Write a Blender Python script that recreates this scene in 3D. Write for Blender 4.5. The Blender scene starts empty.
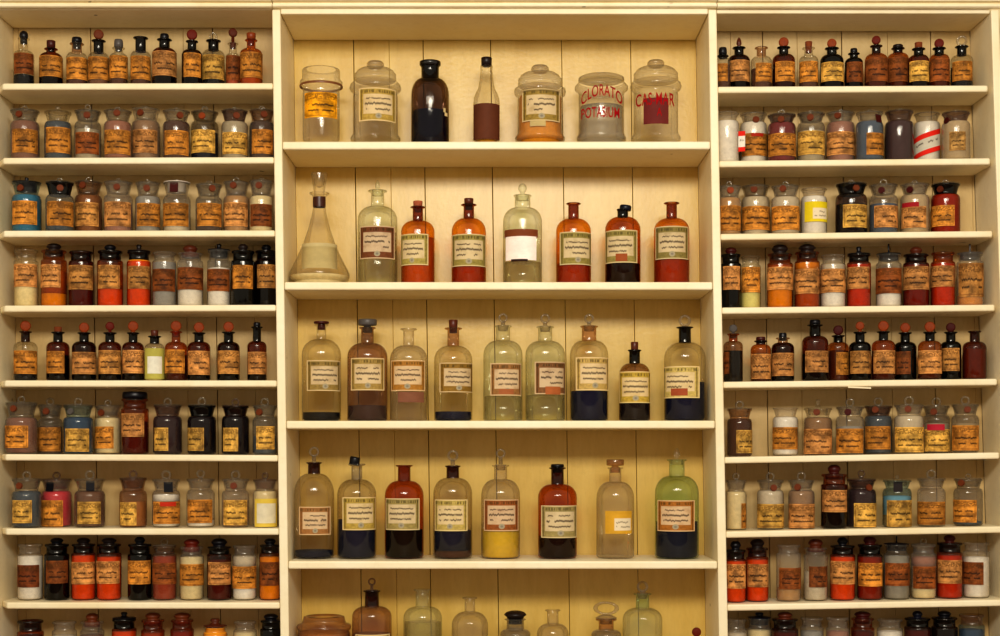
import bpy, bmesh, math, random
from mathutils import Vector, Matrix
random.seed(7)
C = bpy.context.scene.collection
PI = math.pi
# ---------------------------------------------------------------- scale of the place
D = 3.9            # camera to the front of the shelving (m)
S = 0.0026         # metres per photo pixel on the front plane
PX, PY = 500.0, 455.0
ZC = 1.55          # eye height
def wx(px, Y=0.0): return (px-PX)*S*(D+Y)/D
def wz(py, Y=0.0): return ZC+(PY-py)*S*(D+Y)/D
def lin(c):
    f = lambda v: v/12.92 if v <= 0.04045 else ((v+0.055)/1.055)**2.4
    return tuple(f(x/255.0) for x in c)

# ---------------------------------------------------------------- node helpers
def new_mat(name):
    m = bpy.data.materials.new(name); m.use_nodes = True
    nt = m.node_tree; nt.nodes.clear()
    out = nt.nodes.new('ShaderNodeOutputMaterial')
    return m, nt, out
class G:
    def __init__(s, nt): s.nt = nt
    def n(s, t, **kw):
        x = s.nt.nodes.new(t)
        for k, v in kw.items(): setattr(x, k, v)
        return x
    def put(s, sock, v):
        if v is None: return
        if hasattr(v, 'is_linked'): s.nt.links.new(v, sock)
        else:
            if isinstance(v, tuple) and len(v) == 3 and sock.type == 'RGBA': v = v+(1,)
            sock.default_value = v
    def m(s, op, a, b=None, c=None, clamp=False):
        x = s.n('ShaderNodeMath', operation=op, use_clamp=clamp)
        for i, v in enumerate((a, b, c)): s.put(x.inputs[i], v)
        return x.outputs[0]
    def mix(s, f, a, b, blend='MIX'):
        x = s.n('ShaderNodeMix', data_type='RGBA', blend_type=blend)
        s.put(x.inputs[0], f); s.put(x.inputs[6], a); s.put(x.inputs[7], b)
        return x.outputs[2]
    def step(s, v, a, b):
        x = s.n('ShaderNodeMapRange', interpolation_type='SMOOTHSTEP')
        s.put(x.inputs[0], v); s.put(x.inputs[1], a); s.put(x.inputs[2], b)
        return x.outputs[0]
    def noise(s, vec, scale, detail=2.0, rough=0.5):
        x = s.n('ShaderNodeTexNoise'); s.put(x.inputs['Vector'], vec)
        x.inputs['Scale'].default_value = scale; x.inputs['Detail'].default_value = detail
        x.inputs['Roughness'].default_value = rough
        return x.outputs[0]
    def xyz(s, a, b, c=0.0):
        x = s.n('ShaderNodeCombineXYZ'); s.put(x.inputs[0], a); s.put(x.inputs[1], b); s.put(x.inputs[2], c)
        return x.outputs[0]
    def bsdf(s, color, rough, bump=None, spec=0.5):
        x = s.n('ShaderNodeBsdfPrincipled'); s.put(x.inputs['Base Color'], color); s.put(x.inputs['Roughness'], rough)
        x.inputs['Specular IOR Level'].default_value = spec
        if bump is not None: s.nt.links.new(bump, x.inputs['Normal'])
        return x.outputs[0]
    def bump(s, h, strength, dist=0.01):
        x = s.n('ShaderNodeBump'); x.inputs['Strength'].default_value = strength; x.inputs['Distance'].default_value = dist
        s.put(x.inputs['Height'], h); return x.outputs[0]

def paint(name, col, col2, rough=0.4, bump=0.15, bscale=40, specks=True, stretch=(1, 1, 1), spec=0.4):
    m, nt, out = new_mat(name); g = G(nt)
    tc = g.n('ShaderNodeTexCoord').outputs['Object']
    mp = g.n('ShaderNodeMapping'); nt.links.new(tc, mp.inputs[0]); mp.inputs['Scale'].default_value = stretch
    v = mp.outputs[0]
    a = g.noise(v, 4.0, 4.0, 0.6)
    c = g.mix(g.step(a, 0.3, 0.75), lin(col), lin(col2))
    f = g.noise(v, 45.0, 3.0, 0.6)
    c = g.mix(g.m('MULTIPLY', g.step(f, 0.45, 0.8), 0.25), c, tuple(x*0.8 for x in lin(col2)))
    if specks:
        k = g.noise(tc, 23.0, 1.0)
        c = g.mix(g.m('MULTIPLY', g.step(k, 0.79, 0.83), 0.8), c, lin((70, 45, 20)))
    h = g.noise(tc, bscale, 3.0, 0.6)
    nt.links.new(g.bsdf(c, rough, g.bump(h, bump, 0.004), spec), out.inputs[0])
    return m

M = {}
M['paint'] = paint('cream_paint', (250, 238, 206), (244, 226, 184), 0.45, 0.12, 60)
M['back'] = paint('cream_paint_shaded', (223, 190, 106), (209, 172, 84), 0.30, 0.09, 110, False, (3, 3, 0.7))  # cream paint with the darkness of the recess put into its colour
M['side_back'] = paint('cream_paint_side_shade', (212, 184, 130), (198, 167, 110), 0.45, 0.16, 110, False, (3, 3, 0.7))  # beige copy of the cream paint, darkened for shade inside the side units
M['wall'] = paint('plaster_wall', (232, 214, 170), (224, 202, 154), 0.8, 0.1, 30, False)
M['gap'] = paint('dark_gap', (60, 38, 14), (40, 24, 8), 0.9, 0.0, 20, False, spec=0.0)
M['floor'] = paint('floor_boards', (120, 80, 45), (95, 60, 32), 0.5, 0.2, 25, False, (0.6, 6, 1))

def mk_glass():
    m, nt, out = new_mat('old_glass'); g = G(nt)
    oi = g.n('ShaderNodeObjectInfo')
    lw = g.n('ShaderNodeLayerWeight'); lw.inputs['Blend'].default_value = 0.5
    face = lw.outputs['Facing']
    edge = g.m('POWER', face, 3.0)
    deep = g.mix(1.0, oi.outputs['Color'], oi.outputs['Color'], 'MULTIPLY')
    deep = g.mix(0.45, deep, (0.02, 0.015, 0.01))
    tint = g.mix(edge, oi.outputs['Color'], deep)
    tr = g.n('ShaderNodeBsdfTransparent'); g.put(tr.inputs[0], tint)
    df = g.n('ShaderNodeBsdfDiffuse')
    hazec = g.mix(0.5, oi.outputs['Color'], (0.74, 0.67, 0.54))
    g.put(df.inputs[0], hazec)
    tc = g.n('ShaderNodeTexCoord').outputs['Object']
    smear = g.noise(tc, 30.0, 3.0, 0.6)
    haze = g.m('MULTIPLY', g.m('MULTIPLY', oi.outputs['Alpha'], 0.45), g.m('MULTIPLY_ADD', smear, 1.2, 0.4))
    haze = g.m('MULTIPLY', haze, g.m('MULTIPLY_ADD', edge, 0.9, 0.45), None, True)
    ms = g.n('ShaderNodeMixShader'); g.put(ms.inputs[0], haze)
    nt.links.new(tr.outputs[0], ms.inputs[1]); nt.links.new(df.outputs[0], ms.inputs[2])
    gl = g.n('ShaderNodeBsdfGlossy'); gl.inputs['Roughness'].default_value = 0.10
    gl.inputs[0].default_value = (0.85, 0.82, 0.76, 1)
    fr = g.n('ShaderNodeFresnel'); fr.inputs[0].default_value = 1.5
    bp = g.bump(g.noise(tc, 25.0, 2.0), 0.08, 0.01)
    nt.links.new(bp, fr.inputs['Normal']); nt.links.new(bp, gl.inputs['Normal'])
    geo = g.n('ShaderNodeNewGeometry')
    fac = g.m('MULTIPLY', fr.outputs[0], g.m('SUBTRACT', 1.0, g.m('MULTIPLY', geo.outputs['Backfacing'], 0.7)))
    m2 = g.n('ShaderNodeMixShader'); g.put(m2.inputs[0], fac)
    nt.links.new(ms.outputs[0], m2.inputs[1]); nt.links.new(gl.outputs[0], m2.inputs[2])
    nt.links.new(m2.outputs[0], out.inputs[0])
    return m
M['glass'] = mk_glass()

def mk_obj(name, rough, amt, scale, spec=0.5):
    m, nt, out = new_mat(name); g = G(nt)
    oi = g.n('ShaderNodeObjectInfo'); tc = g.n('ShaderNodeTexCoord').outputs['Object']
    n = g.noise(tc, scale, 4.0, 0.65)
    k = g.m('MULTIPLY_ADD', n, amt*2, 1-amt)
    c = g.mix(1.0, oi.outputs['Color'], g.xyz(k, k, k), 'MULTIPLY')
    nt.links.new(g.bsdf(c, rough, g.bump(n, 0.2, 0.003), spec), out.inputs[0])
    return m
M['powder'] = mk_obj('powder_contents', 0.85, 0.3, 90, 0.2)
M['solid'] = mk_obj('stopper_material', 0.35, 0.25, 60, 0.35)
M['wax'] = mk_obj('sealing_wax', 0.55, 0.45, 150, 0.15)
M['cork'] = mk_obj('cork', 0.9, 0.5, 150, 0.2)
M['enamel'] = mk_obj('red_enamel', 0.9, 0.2, 120, 0.05)

def mk_label(name, style):
    m, nt, out = new_mat(name); g = G(nt)
    oi = g.n('ShaderNodeObjectInfo'); col = oi.outputs['Color']; rnd = oi.outputs['Random']
    uv = g.n('ShaderNodeUVMap').outputs[0]
    sp = g.n('ShaderNodeSeparateXYZ'); nt.links.new(uv, sp.inputs[0]); u, v = sp.outputs[0], sp.outputs[1]
    r1 = g.m('MULTIPLY', rnd, 57.0); r2 = g.m('MULTIPLY', rnd, 23.0)
    stain = g.noise(g.xyz(g.m('ADD', u, r1), g.m('ADD', v, r2)), 2.6, 4.0, 0.65)
    fine = g.noise(g.xyz(g.m('ADD', u, r2), g.m('ADD', v, r1)), 11.0, 3.0, 0.7)
    ed = g.m('MINIMUM', g.m('MINIMUM', u, g.m('SUBTRACT', 1.0, u)), g.m('MINIMUM', v, g.m('SUBTRACT', 1.0, v)))
    brown = lin((96, 44, 12))
    def script(row, amp, freq, th, gate_lo, seed, m0=0.14, m1=0.86):
        n = g.noise(g.xyz(g.m('ADD', g.m('MULTIPLY', u, freq), g.m('ADD', r1, seed)), seed), 1.0, 1.0)
        off = g.m('MULTIPLY', g.m('SUBTRACT', n, 0.5), amp)
        d = g.m('ABSOLUTE', g.m('SUBTRACT', g.m('SUBTRACT', v, row), off))
        ink = g.m('SUBTRACT', 1.0, g.step(d, th*0.5, th))
        gt = g.noise(g.xyz(g.m('ADD', g.m('MULTIPLY', u, 5.0), g.m('ADD', r2, seed)), seed*3), 1.0, 0.0)
        mg = g.m('MULTIPLY', g.m('GREATER_THAN', u, m0), g.m('LESS_THAN', u, m1))
        return g.m('MULTIPLY', g.m('MULTIPLY', ink, g.step(gt, gate_lo, gate_lo+0.08)), mg)
    if style == 'side':
        k = g.m('MULTIPLY_ADD', g.step(stain, 0.3, 0.7), 1.0, 0.32)
        c = g.mix(1.0, col, g.xyz(k, k, k), 'MULTIPLY')
        c = g.mix(g.m('MULTIPLY', g.step(fine, 0.5, 0.75), 0.45), c, brown)
        # printed heading band
        band = g.m('MULTIPLY', g.step(v, 0.70, 0.74), g.m('SUBTRACT', 1.0, g.step(v, 0.90, 0.94)))
        orn = g.step(g.noise(g.xyz(g.m('ADD', u, r1), v), 16.0, 1.0), 0.42, 0.55)
        c = g.mix(g.m('MULTIPLY', g.m('MULTIPLY', band, orn), g.m('MULTIPLY_ADD', stain, 1.0, 0.1), None, True), c, lin((80, 48, 10)))
        ln = g.m('MULTIPLY', g.step(ed, 0.04, 0.055), g.m('SUBTRACT', 1.0, g.step(ed, 0.07, 0.085)))
        c = g.mix(g.m('MULTIPLY', ln, 0.45), c, brown)
        ink = g.m('MAXIMUM', script(0.50, 0.17, 40.0, 0.045, 0.33, 1.3), script(0.28, 0.14, 44.0, 0.042, 0.38, 5.1))
        c = g.mix(g.m('MULTIPLY', ink, 0.85), c, lin((30, 18, 10)))
    elif style == 'centre':
        # ornamental band frame in the label's own colour, pale panel inside
        k = g.m('MULTIPLY_ADD', fine, 1.1, 0.22)
        frame = g.mix(1.0, col, g.xyz(k, k, k), 'MULTIPLY')
        eu = g.m('MINIMUM', u, g.m('SUBTRACT', 1.0, u))
        panel = g.m('MULTIPLY', g.step(eu, 0.12, 0.14), g.m('MULTIPLY', g.step(v, 0.20, 0.22), g.m('SUBTRACT', 1.0, g.step(v, 0.80, 0.82))))
        paper = g.mix(0.72, col, lin((228, 204, 166)))
        paper = g.mix(g.m('MULTIPLY', g.step(stain, 0.45, 0.75), 0.45), paper, g.mix(0.5, col, brown))
        c = g.mix(panel, frame, paper)
        oln = g.m('MULTIPLY', g.step(eu, 0.06, 0.07), g.m('SUBTRACT', 1.0, g.step(eu, 0.085, 0.1)))
        c = g.mix(g.m('MULTIPLY', oln, 0.7), c, lin((70, 50, 20)))
        tb = g.m('MULTIPLY', g.step(v, 0.84, 0.86), g.m('SUBTRACT', 1.0, g.step(v, 0.93, 0.95)))
        let = g.step(g.noise(g.xyz(g.m('ADD', g.m('MULTIPLY', u, 30.0), r1), 0.3), 1.0, 0.0), 0.45, 0.55)
        c = g.mix(g.m('MULTIPLY', g.m('MULTIPLY', tb, let), 0.6), c, lin((60, 50, 20)))
        c = g.mix(g.m('SUBTRACT', 1.0, g.step(ed, 0.025, 0.04)), c, g.mix(0.6, col, lin((240, 215, 170))))
        ink = g.m('MAXIMUM', script(0.68, 0.10, 40.0, 0.025, 0.36, 1.3, 0.2, 0.8), g.m('MAXIMUM', script(0.52, 0.12, 44.0, 0.04, 0.30, 7.7, 0.17, 0.83), script(0.35, 0.14, 40.0, 0.032, 0.38, 4.2, 0.2, 0.8)))
        c = g.mix(g.m('MULTIPLY', ink, 0.8), c, lin((50, 32, 24)))
        du = g.m('MULTIPLY', g.m('SUBTRACT', u, 0.5), 1.15); dv = g.m('SUBTRACT', v, 0.15)
        rr = g.m('SQRT', g.m('ADD', g.m('MULTIPLY', du, du), g.m('MULTIPLY', dv, dv)))
        c = g.mix(g.m('SUBTRACT', 1.0, g.step(rr, 0.075, 0.095)), c, lin((168, 156, 128)))
        c = g.mix(g.m('MULTIPLY', g.m('SUBTRACT', 1.0, g.step(rr, 0.03, 0.045)), 0.6), c, lin((110, 104, 98)))
    elif style == 'plain':
        k = g.m('MULTIPLY_ADD', stain, 0.5, 0.75)
        c = g.mix(1.0, col, g.xyz(k, k, k), 'MULTIPLY')
        c = g.mix(g.m('MULTIPLY', g.step(fine, 0.6, 0.8), 0.3), c, brown)
    elif style == 'yellow':   # yellow frame, pale panel to the right
        k = g.m('MULTIPLY_ADD', stain, 0.6, 0.7)
        c = g.mix(1.0, col, g.xyz(k, k, k), 'MULTIPLY')
        pan = g.m('MULTIPLY', g.step(u, 0.30, 0.34), g.m('MULTIPLY', g.step(v, 0.12, 0.16), g.m('SUBTRACT', 1.0, g.step(v, 0.66, 0.70))))
        pan = g.m('MULTIPLY', pan, g.m('SUBTRACT', 1.0, g.step(u, 0.93, 0.96)))
        c = g.mix(pan, c, lin((232, 214, 180)))
        ink = g.m('MAXIMUM', script(0.50, 0.2, 20.0, 0.04, 0.42, 1.3, 0.38, 0.9), script(0.30, 0.2, 22.0, 0.04, 0.46, 5.1, 0.38, 0.9))
        c = g.mix(g.m('MULTIPLY', ink, 0.6), c, lin((90, 70, 50)))
    elif style == 'redband':
        k = g.m('MULTIPLY_ADD', stain, 0.4, 0.8)
        c = g.mix(1.0, col, g.xyz(k, k, k), 'MULTIPLY')
        b = g.m('ADD', g.m('GREATER_THAN', v, 0.76), g.m('LESS_THAN', v, 0.22))
        c = g.mix(b, c, lin((222, 40, 22)))
        ink = script(0.55, 0.2, 20.0, 0.05, 0.4, 1.3)
        c = g.mix(g.m('MULTIPLY', ink, 0.7), c, lin((60, 40, 30)))
    nt.links.new(g.bsdf(c, 0.7, None, 0.2), out.inputs[0])
    return m
for s_ in ('side', 'centre', 'plain', 'yellow', 'redband'): M['label_'+s_] = mk_label('label_'+s_, s_)

# ---------------------------------------------------------------- mesh helpers
def link(name, bm, mat, parent=None, smooth=True, color=None, loc=None):
    me = bpy.data.meshes.new(name)
    bm.normal_update(); bm.to_mesh(me); bm.free()
    mats = mat if isinstance(mat, (list, tuple)) else [mat]
    for x in mats: me.materials.append(x)
    if smooth: me.shade_smooth()
    o = bpy.data.objects.new(name, me); C.objects.link(o)
    if parent: o.parent = parent
    if color: o.color = color
    if loc: o.location = loc
    return o
def lathe(prof, seg=28, bm=None, mat=None, sharp=()):
    bm = bm or bmesh.new()
    rings = []
    for r, z in prof:
        if r < 1e-6: rings.append([bm.verts.new((0, 0, z))])
        else: rings.append([bm.verts.new((r*math.cos(2*PI*i/seg), r*math.sin(2*PI*i/seg), z)) for i in range(seg)])
    for a, b in zip(rings, rings[1:]):
        for i in range(seg):
            j = (i+1) % seg
            if len(a) == 1 and len(b) == 1: continue
            if len(a) == 1: bm.faces.new((a[0], b[j], b[i]))
            elif len(b) == 1: bm.faces.new((a[i], a[j], b[0]))
            else: bm.faces.new((a[i], a[j], b[j], b[i]))
    return bm
def xform(bm, mtx, verts=None):
    bmesh.ops.transform(bm, matrix=mtx, verts=verts or bm.verts[:])
    return bm
def torus(R, r, z, bm=None, seg=24, sub=8, squash=1.0):
    """ring standing upright, facing -Y"""
    bm = bm or bmesh.new(); vs = []
    for i in range(seg):
        a = 2*PI*i/seg; row = []
        for j in range(sub):
            b = 2*PI*j/sub; q = R+r*math.cos(b)
            row.append(bm.verts.new((q*math.cos(a)*squash, r*math.sin(b), z+q*math.sin(a))))
        vs.append(row)
    for i in range(seg):
        for j in range(sub):
            k, l = (i+1) % seg, (j+1) % sub
            bm.faces.new((vs[i][j], vs[i][l], vs[k][l], vs[k][j]))
    return bm
def prism(bm, pts, y0, y1, mi=0):
    """polygon in XZ extruded along Y"""
    a = [bm.verts.new((x, y0, z)) for x, z in pts]; b = [bm.verts.new((x, y1, z)) for x, z in pts]
    n = len(pts); fs = [bm.faces.new(a), bm.faces.new(b[::-1])]
    for i in range(n):
        j = (i+1) % n; fs.append(bm.faces.new((a[j], a[i], b[i], b[j])))
    for f in fs: f.material_index = mi
    return bm
def bevel(o, w, seg=2):
    md = o.modifiers.new('edge', 'BEVEL'); md.width = w; md.segments = seg; md.limit_method = 'ANGLE'

# ---------------------------------------------------------------- shelving
def empty(name, loc, label, cat, group=None, rz=0.0):
    o = bpy.data.objects.new(name, None); C.objects.link(o); o.location = loc; o.rotation_euler[2] = rz
    o.empty_display_size = 0.02
    o['label'] = label; o['category'] = cat
    if group: o['group'] = group
    return o
def lerp(a, b, t): return a+(b-a)*t
YBOT = 1044.0                          # photo row at which the uprights reach the floor
def upx(e, py): return lerp(e[0], e[1], (py-10)/626.0)      # edges leaning: (x at y=10, x at y=636)
EDGE = {'l0': (-18, -13), 'l1': (-9, -4), 's0': (272, 280.3), 's1': (280.3, 289),
        't0': (708.4, 719), 't1': (716.6, 728), 'r0': (991, 1011), 'r1': (999, 1019)}
def upright(parent, name, e0, e1, ytop, y0, y1):
    bm = bmesh.new()
    prism(bm, [(wx(upx(e0, ytop)), wz(ytop)), (wx(upx(e1, ytop)), wz(ytop)), (wx(upx(e1, YBOT)), wz(YBOT)), (wx(upx(e0, YBOT)), wz(YBOT))], y0, y1)
    bmesh.ops.recalc_face_normals(bm, faces=bm.faces[:])
    o = link(name, bm, M['paint'], parent, False); bevel(o, 0.003); return o
SHELF = {}
def shelf(parent, key, ea, eb, ya, yb, yfront, yback, thick=7.6, cl=0, cr=0):
    inset = 0.4
    xa0, xb0 = upx(ea, ya)+inset, upx(eb, yb)-inset
    bm = bmesh.new()
    X0, X1, Z0, Z1 = wx(xa0), wx(xb0), wz(ya), wz(yb); t = thick*S
    pl = [(X0, yback), (X1, yback)]          # plan outline; worn front corners are cut back
    pl += [(X1, yfront+.03), (X1-cr, yfront)] if cr else [(X1, yfront)]
    pl += [(X0+cl, yfront), (X0, yfront+.045)] if cl else [(X0, yfront)]
    zt = lambda x: Z0+(Z1-Z0)*(x-X0)/(X1-X0)
    a = [bm.verts.new((x, y, zt(x))) for x, y in pl]; b_ = [bm.verts.new((x, y, zt(x)-t)) for x, y in pl]
    bm.faces.new(a); bm.faces.new(b_[::-1])
    for i in range(len(pl)):
        j = (i+1) % len(pl); bm.faces.new((a[j], a[i], b_[i], b_[j]))
    bmesh.ops.recalc_face_normals(bm, faces=bm.faces[:])
    o = link('shelf', bm, M['paint'], parent, False); bevel(o, 0.0045, 3)
    SHELF[key] = (X0, Z0, X1, Z1)
def back(parent, ea, eb, Y, gaps, ytop, mat='back'):
    """planked back; gaps are the joints between boards; the outer boards are cut to the leaning uprights"""
    bm = bmesh.new(); e = 0.0006; gs = [0.0] + ([0.0010, 0.0003, 0.0009, 0.0009, 0.0007, 0.0007] if mat == 'back' else [(0.0012, 0.0003, 0.0010, 0.0003)[(i*7+len(gaps)) % 4] for i in range(len(gaps))]) + [0.0]
    z0, z1 = wz(YBOT)+0.06, wz(ytop)
    yb_ = PY-(z0-ZC)/S
    top = [wx(upx(ea, ytop))+e]+[wx(x+(ytop-360)*.013, Y) for x in gaps]+[wx(upx(eb, ytop))-e]
    bot = [wx(upx(ea, yb_))+e]+[wx(x+(yb_-360)*.013, Y) for x in gaps]+[wx(upx(eb, yb_))-e]
    n = len(top)-1
    for i in range(n):
        a, b_ = gs[i], gs[i+1]
        prism(bm, [(bot[i]+a, z0), (bot[i+1]-b_, z0), (top[i+1]-b_, z1), (top[i]+a, z1)], Y, Y+0.010)
    prism(bm, [(bot[0]+.001, z0), (bot[-1]-.001, z0), (top[-1]-.001, z1), (top[0]+.001, z1)], Y+0.012, Y+0.018, 1)
    bmesh.ops.recalc_face_normals(bm, faces=bm.faces[:])
    o = link('back_panel', bm, [M[mat], M['gap']], parent, False); bevel(o, 0.0008, 1)
def cornice(parent, xa, xb, dy=0.0):
    p = [(0.0, 8.6), (-0.012, 8.6), (-0.016, 7.6), (-0.016, 5.9), (-0.012, 5.4), (-0.008, 4.8), (-0.008, 3.6), (-0.024, 3.0), (-0.026, 0), (-0.026, -6), (-0.040, -10), (-0.044, -16), (0.0, -16)]
    bm = bmesh.new()
    a = [bm.verts.new((wx(xa), y, wz(q+dy))) for y, q in p]; b = [bm.verts.new((wx(xb), y, wz(q+dy))) for y, q in p]
    bm.faces.new(a); bm.faces.new(b[::-1])
    for i in range(len(p)):
        j = (i+1) % len(p); bm.faces.new((a[j], a[i], b[i], b[j]))
    bmesh.ops.recalc_face_normals(bm, faces=bm.faces[:])
    link('cornice', bm, M['paint'], parent, False)
def topboard(parent, ea, eb, yfront_top, yfront_bot, yback, Yf=0.0):
    bm = bmesh.new()
    X0, X1 = wx(upx(ea, 10)+.4), wx(upx(eb, 10)-.4)
    prism(bm, [(X0, wz(-15)), (X1, wz(-15)), (X1, wz(yfront_bot)), (X0, wz(yfront_bot))], Yf, yback)
    bmesh.ops.recalc_face_normals(bm, faces=bm.faces[:])
    o = link('top_board', bm, M['paint'], parent, False); bevel(o, 0.003, 2)
def plinth(parent, ea, eb, yb):
    bm = bmesh.new(); e = upx(ea, 990), upx(eb, 990)
    prism(bm, [(wx(e[0]+1), wz(960)), (wx(e[1]-1), wz(960)), (wx(e[1]-1), wz(YBOT+6)), (wx(e[0]+1), wz(YBOT+6))], 0.015, 0.035)
    bmesh.ops.recalc_face_normals(bm, faces=bm.faces[:])
    link('plinth', bm, M['paint'], parent, False)

YC, YS = 0.249, 0.175
unitL = empty('shelf_unit', (0, 0, 0), 'left cream-painted wooden shelf unit holding rows of small bottles and jars', 'shelving', 'cream shelf units')
unitC = empty('shelf_unit', (0, 0, 0), 'wide middle cream-painted shelf unit holding the large bottles', 'shelving', 'cream shelf units')
unitR = empty('shelf_unit', (0, 0, 0), 'right cream-painted wooden shelf unit holding rows of small bottles and jars', 'shelving', 'cream shelf units')
upright(unitL, 'side_panel', EDGE['l0'], EDGE['l1'], -10, 0.0, YS+0.02)
upright(unitC, 'side_panel', EDGE['s0'], EDGE['s1'], 9.2, 0.0, YC+0.02)
upright(unitC, 'side_panel', EDGE['t0'], EDGE['t1'], 9.2, 0.0, YC+0.02)
upright(unitR, 'side_panel', EDGE['r0'], EDGE['r1'], 9.2, 0.0, YS+0.02)
LY = [(82.6, 82.2), (157.2, 156.4), (230.2, 229.8), (305.2, 304.4), (380.2, 380.2), (454, 455), (528.6, 528.6), (602.6, 602.6), (677, 677), (755, 755), (850, 850)]
RY = [(85.3, 84), (159.8, 157), (233, 230), (307, 304), (381.5, 378.4), (457, 452.3), (531.7, 526.5), (605, 600), (681, 676), (757, 752), (850, 850)]
CY = [(141.6, 141.4), (282, 282), (420.8, 420.6), (561, 561), (699, 699), (850, 850)]
for i, (a, b) in enumerate(LY): shelf(unitL, 'L%d' % (i+1), EDGE['l1'], EDGE['s0'], a, b, 0.006, YS-0.004, 6.6, .026, 0)
for i, (a, b) in enumerate(CY): shelf(unitC, 'C%d' % (i+1), EDGE['s1'], EDGE['t0'], a, b, -0.002, YC-0.004, 8.0)
for i, (a, b) in enumerate(RY): shelf(unitR, 'R%d' % (i+1), EDGE['t1'], EDGE['r0'], a, b, 0.012, YS-0.004, 6.6, 0, .010)
back(unitL, EDGE['l1'], EDGE['s0'], YS, [23, 95, 187.5, 217, 255], -10, 'side_back')
back(unitC, EDGE['s1'], EDGE['t0'], YC, [358, 393.5, 427.5, 495, 566, 635], -10)
back(unitR, EDGE['t1'], EDGE['r0'], YS, [735, 767, 801.5, 846, 892, 935, 975], -10, 'side_back')
topboard(unitL, EDGE['l1'], EDGE['s0'], 0, 9.4, YS-0.004, 0.004)
topboard(unitC, EDGE['s1'], EDGE['t0'], 0, 14.2, YC-0.004, -0.001)
topboard(unitR, EDGE['t1'], EDGE['r0'], 0, 13, YS-0.004, 0.004)
cornice(unitL, -16, 272.6, 0.2); cornice(unitC, 273.4, 716, 0); cornice(unitR, 716.8, 1010, 0.5)
for u_, a, b in ((unitL, 'l1', 's0'), (unitC, 's1', 't0'), (unitR, 't1', 'r0')): plinth(u_, EDGE[a], EDGE[b], 0)

# room shell
bm = bmesh.new(); prism(bm, [(-4, -0.02), (4, -0.02), (4, 3.3), (-4, 3.3)], YC+0.021, YC+0.12); bmesh.ops.recalc_face_normals(bm, faces=bm.faces[:])
o = link('wall_back', bm, M['wall'], None, False); o['kind'] = 'structure'
bm = bmesh.new(); prism(bm, [(-4, -0.05), (4, -0.05), (4, 0.0), (-4, 0.0)], -6, YC+0.021); bmesh.ops.recalc_face_normals(bm, faces=bm.faces[:])
o = link('floor', bm, M['floor'], None, False); o['kind'] = 'structure'

# ---------------------------------------------------------------- colours
GL = {  # glass tint for one wall (linear) + dustiness
 'c': (0.95, 0.93, 0.86, .09), 'w': (0.90, 0.88, 0.84, .26), 'f': (0.90, 0.87, 0.81, .36), 'x': (0.94, 0.93, 0.89, .18), 'a': (0.84, 0.46, 0.12, .05), 'r': (0.96, 0.56, 0.08, .04), 'd': (0.46, 0.17, 0.05, .04),
 'D': (0.22, 0.075, 0.035, .03), 'k': (0.03, 0.027, 0.045, .02), 'n': (0.03, 0.04, 0.09, .03), 'p': (0.89, 0.86, 0.79, .19), 'm': (0.72, 0.55, 0.40, .16),
 'g': (0.93, 0.955, 0.88, .17), 'G': (0.80, 0.92, 0.77, .11), 'q': (0.40, 0.29, 0.24, .04), 'v': (0.56, 0.44, 0.42, .14), 's': (0.74, 0.71, 0.64, .30), 'b': (0.62, 0.74, 0.78, .14), 'R': (0.80, 0.37, 0.08, .05),
 'B': (0.80, 0.62, 0.44, .16)}
LQ = {'pale': (0.985, 0.97, 0.84, .06), 'crystal': (0.86, 0.86, 0.86, .45)}
GW = {'c': 'clear', 'w': 'clear', 'f': 'frosted clear', 'a': 'amber', 'r': 'orange-amber', 'd': 'dark amber', 'D': 'deep brown', 'k': 'blackish', 'n': 'dark blue-black', 'p': 'smoky grey', 'm': 'brownish', 'g': 'pale green', 'G': 'green', 'v': 'purplish', 's': 'grey', 'b': 'bluish', 'R': 'red-amber', 'B': 'brown', 'q': 'dark', 'x': 'clear'}
CO = dict(white=(238, 230, 218), cream=(228, 208, 158), brown=(112, 72, 46), tan=(184, 138, 78), rose=(160, 105, 84), blue=(66, 138, 160), slate=(66, 82, 104), deepblue=(8, 26, 110), navy=(4, 9, 48),
 black=(12, 9, 16), orange=(242, 232, 66), scarlet=(245, 158, 30), red=(210, 104, 30), dkred=(92, 16, 10), crimson=(205, 32, 50), plum=(72, 42, 58), grey=(150, 145, 138), pink=(186, 84, 88),
 yellow=(226, 186, 20), crystal=(190, 190, 185), pale=(216, 204, 128), rust=(168, 72, 36), amber=(180, 124, 34), mauve=(112, 94, 100), beige=(190, 165, 125), ice=(150, 185, 195), sand=(150, 112, 74), dkbrown=(56, 26, 14),
 umber=(80, 42, 22), redamber=(150, 66, 22), orangeliq=(178, 108, 40), chalk=(205, 190, 165), maroon=(64, 16, 18), violet=(24, 10, 36), honey=(212, 138, 36))
CW = dict(white='white powder', cream='cream powder', brown='brown matter', tan='tan powder', rose='rosy brown powder', blue='blue powder', slate='slate-blue powder', navy='inky liquid', black='black contents',
 orange='orange powder', scarlet='scarlet powder', red='red powder', dkred='dark red powder', crimson='crimson powder', plum='plum-dark powder', grey='grey powder', pink='pink-red powder', yellow='yellow liquid', crystal='white crystals', pale='pale yellow contents',
 deepblue='blue-black liquid', rust='rust powder', amber='amber contents', mauve='mauve-grey powder', beige='beige powder', ice='pale blue powder', sand='sandy brown powder', dkbrown='dark brown contents', umber='umber contents', redamber='red contents', orangeliq='orange liquid', chalk='chalky powder', maroon='maroon contents', violet='violet-dark contents', honey='honey-coloured contents')
LB = dict(o=(210, 140, 56), y=(222, 172, 82), b=(150, 84, 36), t=(200, 142, 74), k=(120, 62, 28), w=(225, 205, 165), s=(214, 150, 84))
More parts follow.
